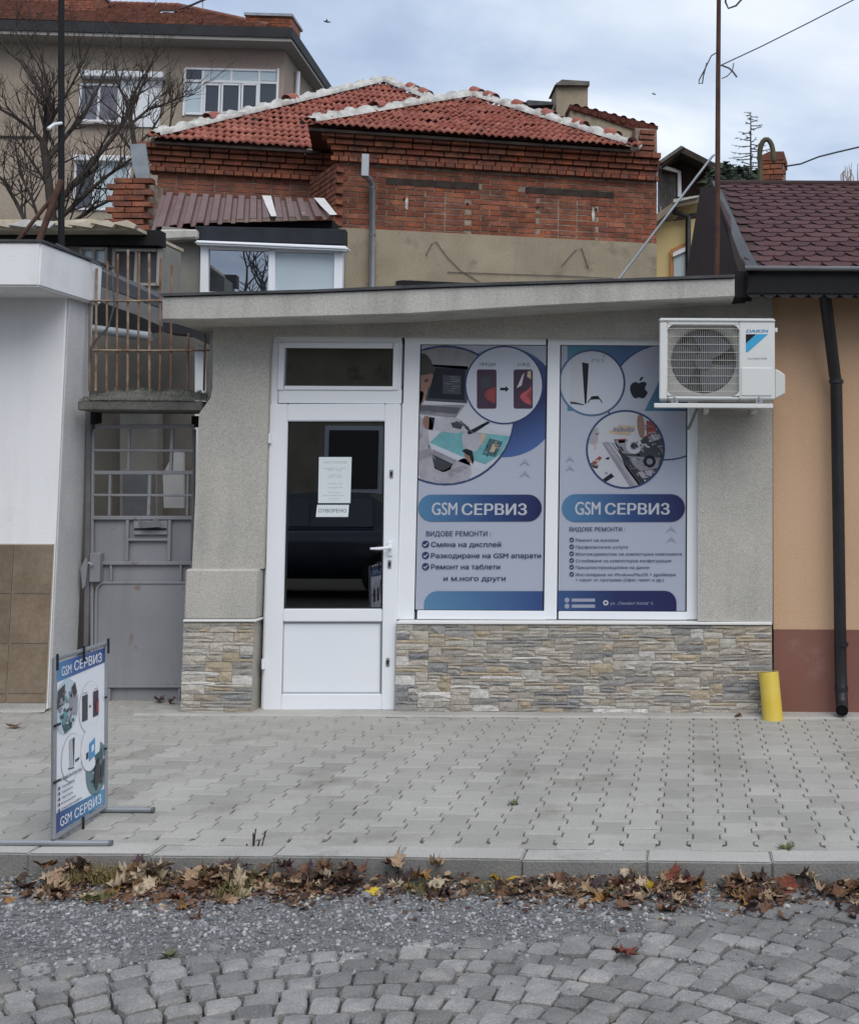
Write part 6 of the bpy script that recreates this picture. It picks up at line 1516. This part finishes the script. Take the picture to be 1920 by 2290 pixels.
LMESH = {k: [leaf_mesh(hash_ * 7 + i, k, c) for i, c in enumerate((.6, 1.4, 2.4, 1.8))] for hash_, k in enumerate(LC)}
def put_leaf(p, size, mat, tilt=.35, yaw=None, name='maple_leaf', i=None):
    me = LMESH[mat][rng.randrange(4) if i is None else i]
    o = bpy.data.objects.new(name, me); COL.objects.link(o)
    o.rotation_euler = (rng.gauss(0, tilt), rng.gauss(0, tilt), rng.uniform(0, 6.28) if yaw is None else yaw); o.scale = (size * rng.uniform(.55, 1.0), size, size * rng.uniform(.7, 1.3))
    o.location = p; WORLD[o.name] = Vector(p); return o
# single leaves that stand out
for lb, x, y, sz, mat, tl_ in (('reddish brown maple leaf lying alone on the cobblestones', 1398, 2134, .105, 'red', .12), ('bright yellow leaf on gravel at the edge of the leaf drift', 832, 2000, .085, 'yellow', .25), ('large bright yellow maple leaf against the kerb', 1122, 1972, .13, 'yellow', .3), ('yellow leaf standing upright at the kerb', 1307, 1965, .07, 'yellow', .9), ('yellow ochre leaf in front of pale leaves', 1448, 1995, .075, 'yellow', .3), ('dark purple leaf standing against the kerb, left of middle', 815, 1958, .085, 'plum', .6), ('dark plum leaf upright against kerb right of yellow leaf', 1258, 1968, .09, 'plum', .7), ('dark brown leaf at foot of gate', 355, 1570, .10, 'dark', .4), ('brown dry leaf at the foot of yard gate', 385, 1573, .09, 'brown', .5), ('dry brown leaf on pavement by the white building', 32, 1627, .10, 'brown', .3), ('small brown leaf beside the yellow pipe', 1650, 1605, .06, 'brown', .3), ('pale yellow leaf on gravel far left', 15, 2000, .06, 'pale', .2), ('orange brown leaf over left end of the drift', 395, 1950, .11, 'ochre', .7), ('small rusty leaf on the gravel below drift', 518, 2060, .04, 'ochre', .5), ('mauve brown leaf lying flat in the drift', 505, 2000, .12, 'brown', .2), ('tan leaf lying right of the plum leaf', 1420, 2012, .09, 'tan', .3), ('pale leaf propped on the kerb near middle', 935, 1950, .09, 'pale', .7), ('reddish leaves heap beside upright yellow leaf', 1360, 1968, .11, 'red', .6)):
    z = .006 if y < 1880 else STREET + .012
    p = ground(x, y, z); setp(put_leaf(p + Vector((0, 0, .018 * tl_ * 2)), sz, mat, tl_), lb, 'leaf', 'fallen leaves')
# the drift: single leaves along the kerb
cols = ['tan'] * 6 + ['pale'] * 5 + ['brown'] * 7 + ['dark'] * 4 + ['ochre'] + ['plum'] * 2 + ['red']
def drift_w(px):
    b = 1.0 if 190 < px < 760 else .45 if px < 1240 else .62 if px < 1650 else .42
    if px < 120: b = .12
    return b * max(.12, min(1, .62 + 1.1 * mnoise.noise(Vector((px * .011, 4.2, 0)))))
cnt = 0
while cnt < 290:
    px = rng.uniform(90, 1930)
    if rng.random() > drift_w(px): continue
    dep = abs(rng.gauss(0, .12)); back = KF.pt(0, -.165 - dep, 0)
    py = 1960 + (px - 960) * .02; p = ground(px, py, STREET); p = KF.pt((p - KF.O).dot(KF.u), -.17 - dep, STREET + .006 + max(0, .07 - dep * .35) * rng.random() * (1.5 if px < 1000 else .8))
    p.z = max(p.z, gravel_h(p.x, p.y) + .008)
    cn_ = rng.choice(cols); sz_ = rng.uniform(.05, .105); o = put_leaf(p, sz_, cn_, .36 if rng.random() < .8 else .7)
    where = 'near the banner stand' if px < 330 else 'straight in front of door' if px < 890 else 'in front of the posters' if px < 1560 else 'at its right end'
    setp(o, '%s %s maple leaf in the kerb drift %s' % ('large' if sz_ > .08 else 'small', cn_, where), 'leaf', 'leaf drift along the kerb'); cnt += 1
# crumbled litter and grass between them
mb = MB(); vs, fs, mi = [], [], []
names = ['brown', 'dark', 'tan', 'dark', 'brown']
for k in range(13000):
    px = rng.uniform(60, 1930)
    if rng.random() > drift_w(px): continue
    dep = abs(rng.gauss(0, .13)); p = ground(px, 1960, STREET); p = KF.pt((p - KF.O).dot(KF.u), -.165 - dep, 0)
    z = gravel_h(p.x, p.y) + .006 + max(0, .035 - dep * .2) * rng.random(); s_ = rng.uniform(.005, .020)
    E = Matrix.Rotation(rng.uniform(0, 6), 3, 'Z') @ Matrix.Rotation(rng.gauss(0, .6), 3, 'X')
    b = len(vs); vs += [E @ Vector(q) * s_ + Vector((p.x, p.y, z)) for q in ((-1, -.3, 0), (0, -.5, .2), (1, .1, 0), (.2, .6, .25), (-.7, .4, .1))]; fs.append(tuple(range(b, b + 5))); mi.append(rng.randrange(5))
me = bpy.data.meshes.new('leaf_litter'); me.from_pydata(vs, [], fs)
for n_ in names: me.materials.append(LM[n_])
me.polygons.foreach_set('material_index', mi)
link('leaf_litter', me, (0, 0, 0), None, label='crumbled brown leaf litter along the foot of the kerb', cat='leaf litter', kind='stuff')
GM = [pm('dry grass', (.26, .20, .085), (.20, .16, .06), 20, .9), pm('green grass', (.075, .095, .03), (.11, .12, .04), 20, .9)]
vs, fs, mi = [], [], []
for (x0, x1, n_, h_, green, v0, v1) in ((190, 320, 330, .10, .12, .17, .28), (330, 560, 200, .06, .2, .17, .30), (545, 610, 190, .09, .6, .17, .42), (600, 700, 130, .05, .7, .17, .24), (930, 1010, 150, .05, .7, .2, .34), (1080, 1180, 90, .05, .6, .2, .3), (1320, 1420, 80, .04, .4, .2, .3), (1880, 1940, 80, .05, .6, .2, .3), (270, 330, 120, .05, .8, .38, .44), (20, 1900, 260, .05, .4, .17, .3)):
    for k in range(n_):
        px = rng.uniform(x0, x1); p = ground(px, 1960, STREET); p = KF.pt((p - KF.O).dot(KF.u), -rng.uniform(v0, v1), 0); p.z = gravel_h(p.x, p.y)
        h = h_ * rng.uniform(.4, 1.1); d = Vector((rng.gauss(0, .45), rng.gauss(0, .4), 1)).normalized(); sd_ = Vector((rng.uniform(-1, 1), rng.uniform(-1, 1), 0)).normalized() * rng.uniform(.0012, .0024)
        m_ = p + d * h * .55; e = p + d * h + Vector((rng.gauss(0, .3), rng.gauss(0, .3), -.15)) * h * .5
        b = len(vs); vs += [p - sd_, p + sd_, m_ + sd_ * .8, m_ - sd_ * .8, e]; fs += [(b, b + 1, b + 2, b + 3), (b + 3, b + 2, b + 4)]; k_ = 1 if rng.random() < green else 0; mi += [k_, k_]
me = bpy.data.meshes.new('kerbside_grass'); me.from_pydata(vs, [], fs)
for g in GM: me.materials.append(g)
me.polygons.foreach_set('material_index', mi)
link('kerbside_grass', me, (0, 0, 0), None, label='thin dry and green grass growing along the kerb', cat='grass', kind='stuff')
# small weeds
def weed(label, p, n_, sz, mat):
    o = thing('weed', label, 'weed', p, 'weeds in the joints'); mb = MB()
    for k in range(n_):
        a = rng.uniform(0, 6.28); d = Vector((math.cos(a), math.sin(a), rng.uniform(.15, .9))).normalized() * sz * rng.uniform(.5, 1.1); sd_ = Vector((-math.sin(a), math.cos(a), 0)) * sz * .13
        q = p + Vector((rng.gauss(0, sz * .2), rng.gauss(0, sz * .2), 0)); mb.add([q, q + d * .5 + sd_, q + d, q + d * .5 - sd_], [(0, 1, 2, 3)])
    mb.build('leaves', mat, o)
gm = pm('weed green', (.085, .105, .05), (.14, .14, .08), 30, .8)
weed('green weed growing in the paving, middle of pavement', ground(1150, 1800), 34, .035, gm)
weed('pale green weed beside the kerb at right', ground(1757, 1898), 40, .04, pm('weed pale', (.20, .22, .11), (.12, .14, .06), 30, .8))
weed('small weed growing between the cobblestones', ground(378, 2140, STREET), 26, .045, gm)
weed('dark weed tuft on the gravel left of middle', ground(300, 2040, STREET), 40, .04, gm)
# dead seed stalks
ds = thing('dead_weed_stalk', 'dark dead weed stalk standing above the leaf drift', 'weed', ground(565, 1950, STREET)); mb = MB(); p = ground(565, 1945, STREET)
for k in range(14):
    d = Vector((rng.gauss(-.1, .25), rng.gauss(0, .25), 1)).normalized(); h = rng.uniform(.06, .17); mb.tube([p, p + d * h * .5, p + d * h + Vector((rng.gauss(0, .015), 0, 0))], [.0022, .002, .003], 4)
mb.build('stalk', M['oldwood'], ds)

# ================================================================== the other side of the street (seen only in the glass)
oh = thing('house_across_street', 'plain beige house on the far side of the street', 'house', (-4, -10.5, 0))
MB().box((-16, -17, -.3), (7, -11, 4.6)).build('wall', M['beigeplaster'], oh)
MB().add([(-16.5, -17.5, 4.6), (7.5, -17.5, 4.6), (7.5, -10.5, 4.6), (-16.5, -10.5, 4.6), (-14, -14, 6.6), (5, -14, 6.6)], [(0, 1, 5, 4), (2, 3, 4, 5), (1, 2, 5), (3, 0, 4), (0, 3, 2, 1)]).build('roof', M['apttile'], oh)
for k in range(6):
    x = -14.5 + k * 3.4; o = MB().box((x, -11.02, 1.2), (x + 1.3, -10.97, 2.7)).build('window', M['whitepvc2'], oh); MB().box((x + .1, -10.968, 1.3), (x + 1.2, -10.95, 2.6)).build('pane', M['winglass'], o)
stt = thing('street_tree', 'tall bare tree on the far side of the street', 'tree', (-10.5, -6.5, -.1)); tr_, br_ = MB(), MB(); rr2 = random.Random(21)
def grow(p, d, ln, rad, dep):
    q = p + (d + Vector((rr2.gauss(0, .12), rr2.gauss(0, .12), .05))).normalized() * ln
    (tr_ if dep > 4 else br_).tube([p, p.lerp(q, .5) + Vector((rr2.gauss(0, .05), rr2.gauss(0, .05), 0)) * ln, q], [rad, rad * .85, rad * .68], 7 if dep > 3 else 4, caps=False)
    if dep:
        for k in range(2 if rr2.random() < .35 else 3): grow(q, (d + Vector((rr2.gauss(0, .55), rr2.gauss(0, .55), rr2.gauss(.1, .2)))).normalized(), ln * rr2.uniform(.62, .85), rad * .62, dep - 1)
grow(Vector((-10.5, -6.5, -.2)), Vector((0, 0, 1)), 3.0, .24, 6); tr_.build('trunk', M['bark'], stt); br_.build('branches', M['bark'], stt)
car = thing('parked_car', 'dark parked car on the far side of the street', 'car', (-5.2, -1.4, STREET))
cpaint = pm('dark car paint', (.012, .016, .028), None, 2, .25, spec=.6, coat=.6)
def loft(secs):
    vs = []; n = len(secs[0])
    for s_ in secs: vs += s_
    return vs, [(i * n + k, i * n + (k + 1) % n, (i + 1) * n + (k + 1) % n, (i + 1) * n + k) for i in range(len(secs) - 1) for k in range(n)] + [tuple(range(n)), tuple(range((len(secs) - 1) * n, len(secs) * n))]
prof = [(-2.1, .55, .62), (-2.0, .35, .78), (-1.3, .25, .88), (-.6, .25, .92), (.3, .25, .93), (1.2, .25, .93), (1.9, .3, .92), (2.15, .5, .80)]
secs = []
for x, zb, zt in prof:
    hw_ = .84 if abs(x) < 1.6 else .76; secs.append([(-5.2 + x, -1.4 + hw_ * a, STREET + zb + (zt - zb) * b) for a, b in ((-.95, 0), (.95, 0), (1, .35), (1, .75), (.9, 1), (-.9, 1), (-1, .75), (-1, .35))])
v_, f_ = loft(secs); MB().add(v_, f_, True).build('body', cpaint, car)
secs = []
for x, zt in ((-1.05, .93), (-.35, 1.38), (.2, 1.43), (1.0, 1.40), (1.75, .95)):
    secs.append([(-5.2 + x, -1.4 + a, STREET + z) for a, z in ((-.74, .9), (.74, .9), (.60, zt), (-.60, zt))])
v_, f_ = loft(secs); MB().add(v_, f_, False).build('cabin', cpaint, car)
for x0, x1 in ((-.62, .22), (.30, 1.10)):
    MB().hull8([(-5.2 + x0 - .12, -.645, STREET + .96), (-5.2 + x1, -.645, STREET + .96), (-5.2 + x1 - .05, -.775, STREET + 1.34), (-5.2 + x0 + .22, -.775, STREET + 1.34)], [(-5.2 + x0 - .12, -.675, STREET + .96), (-5.2 + x1, -.675, STREET + .96), (-5.2 + x1 - .05, -.805, STREET + 1.34), (-5.2 + x0 + .22, -.805, STREET + 1.34)]).build('window', M['winglass'], car)
for x in (-1.35, 1.30):
    for y in (-.60, -2.2):
        wl = MB().tube([(-5.2 + x, y - .09, STREET + .31), (-5.2 + x, y + .09, STREET + .31)], .31, 20).build('wheel', M['blackmatt'], car); MB().tube([(-5.2 + x, y - .1, STREET + .31), (-5.2 + x, y + .1, STREET + .31)], .2, 16).build('rim', M['steel'], wl)
for z in (.62,):
    for y in (-.75, -2.05): MB().box((-7.32, y - .14, STREET + .6), (-7.22, y + .14, STREET + .74)).build('headlight', M['blind'], car, .02)
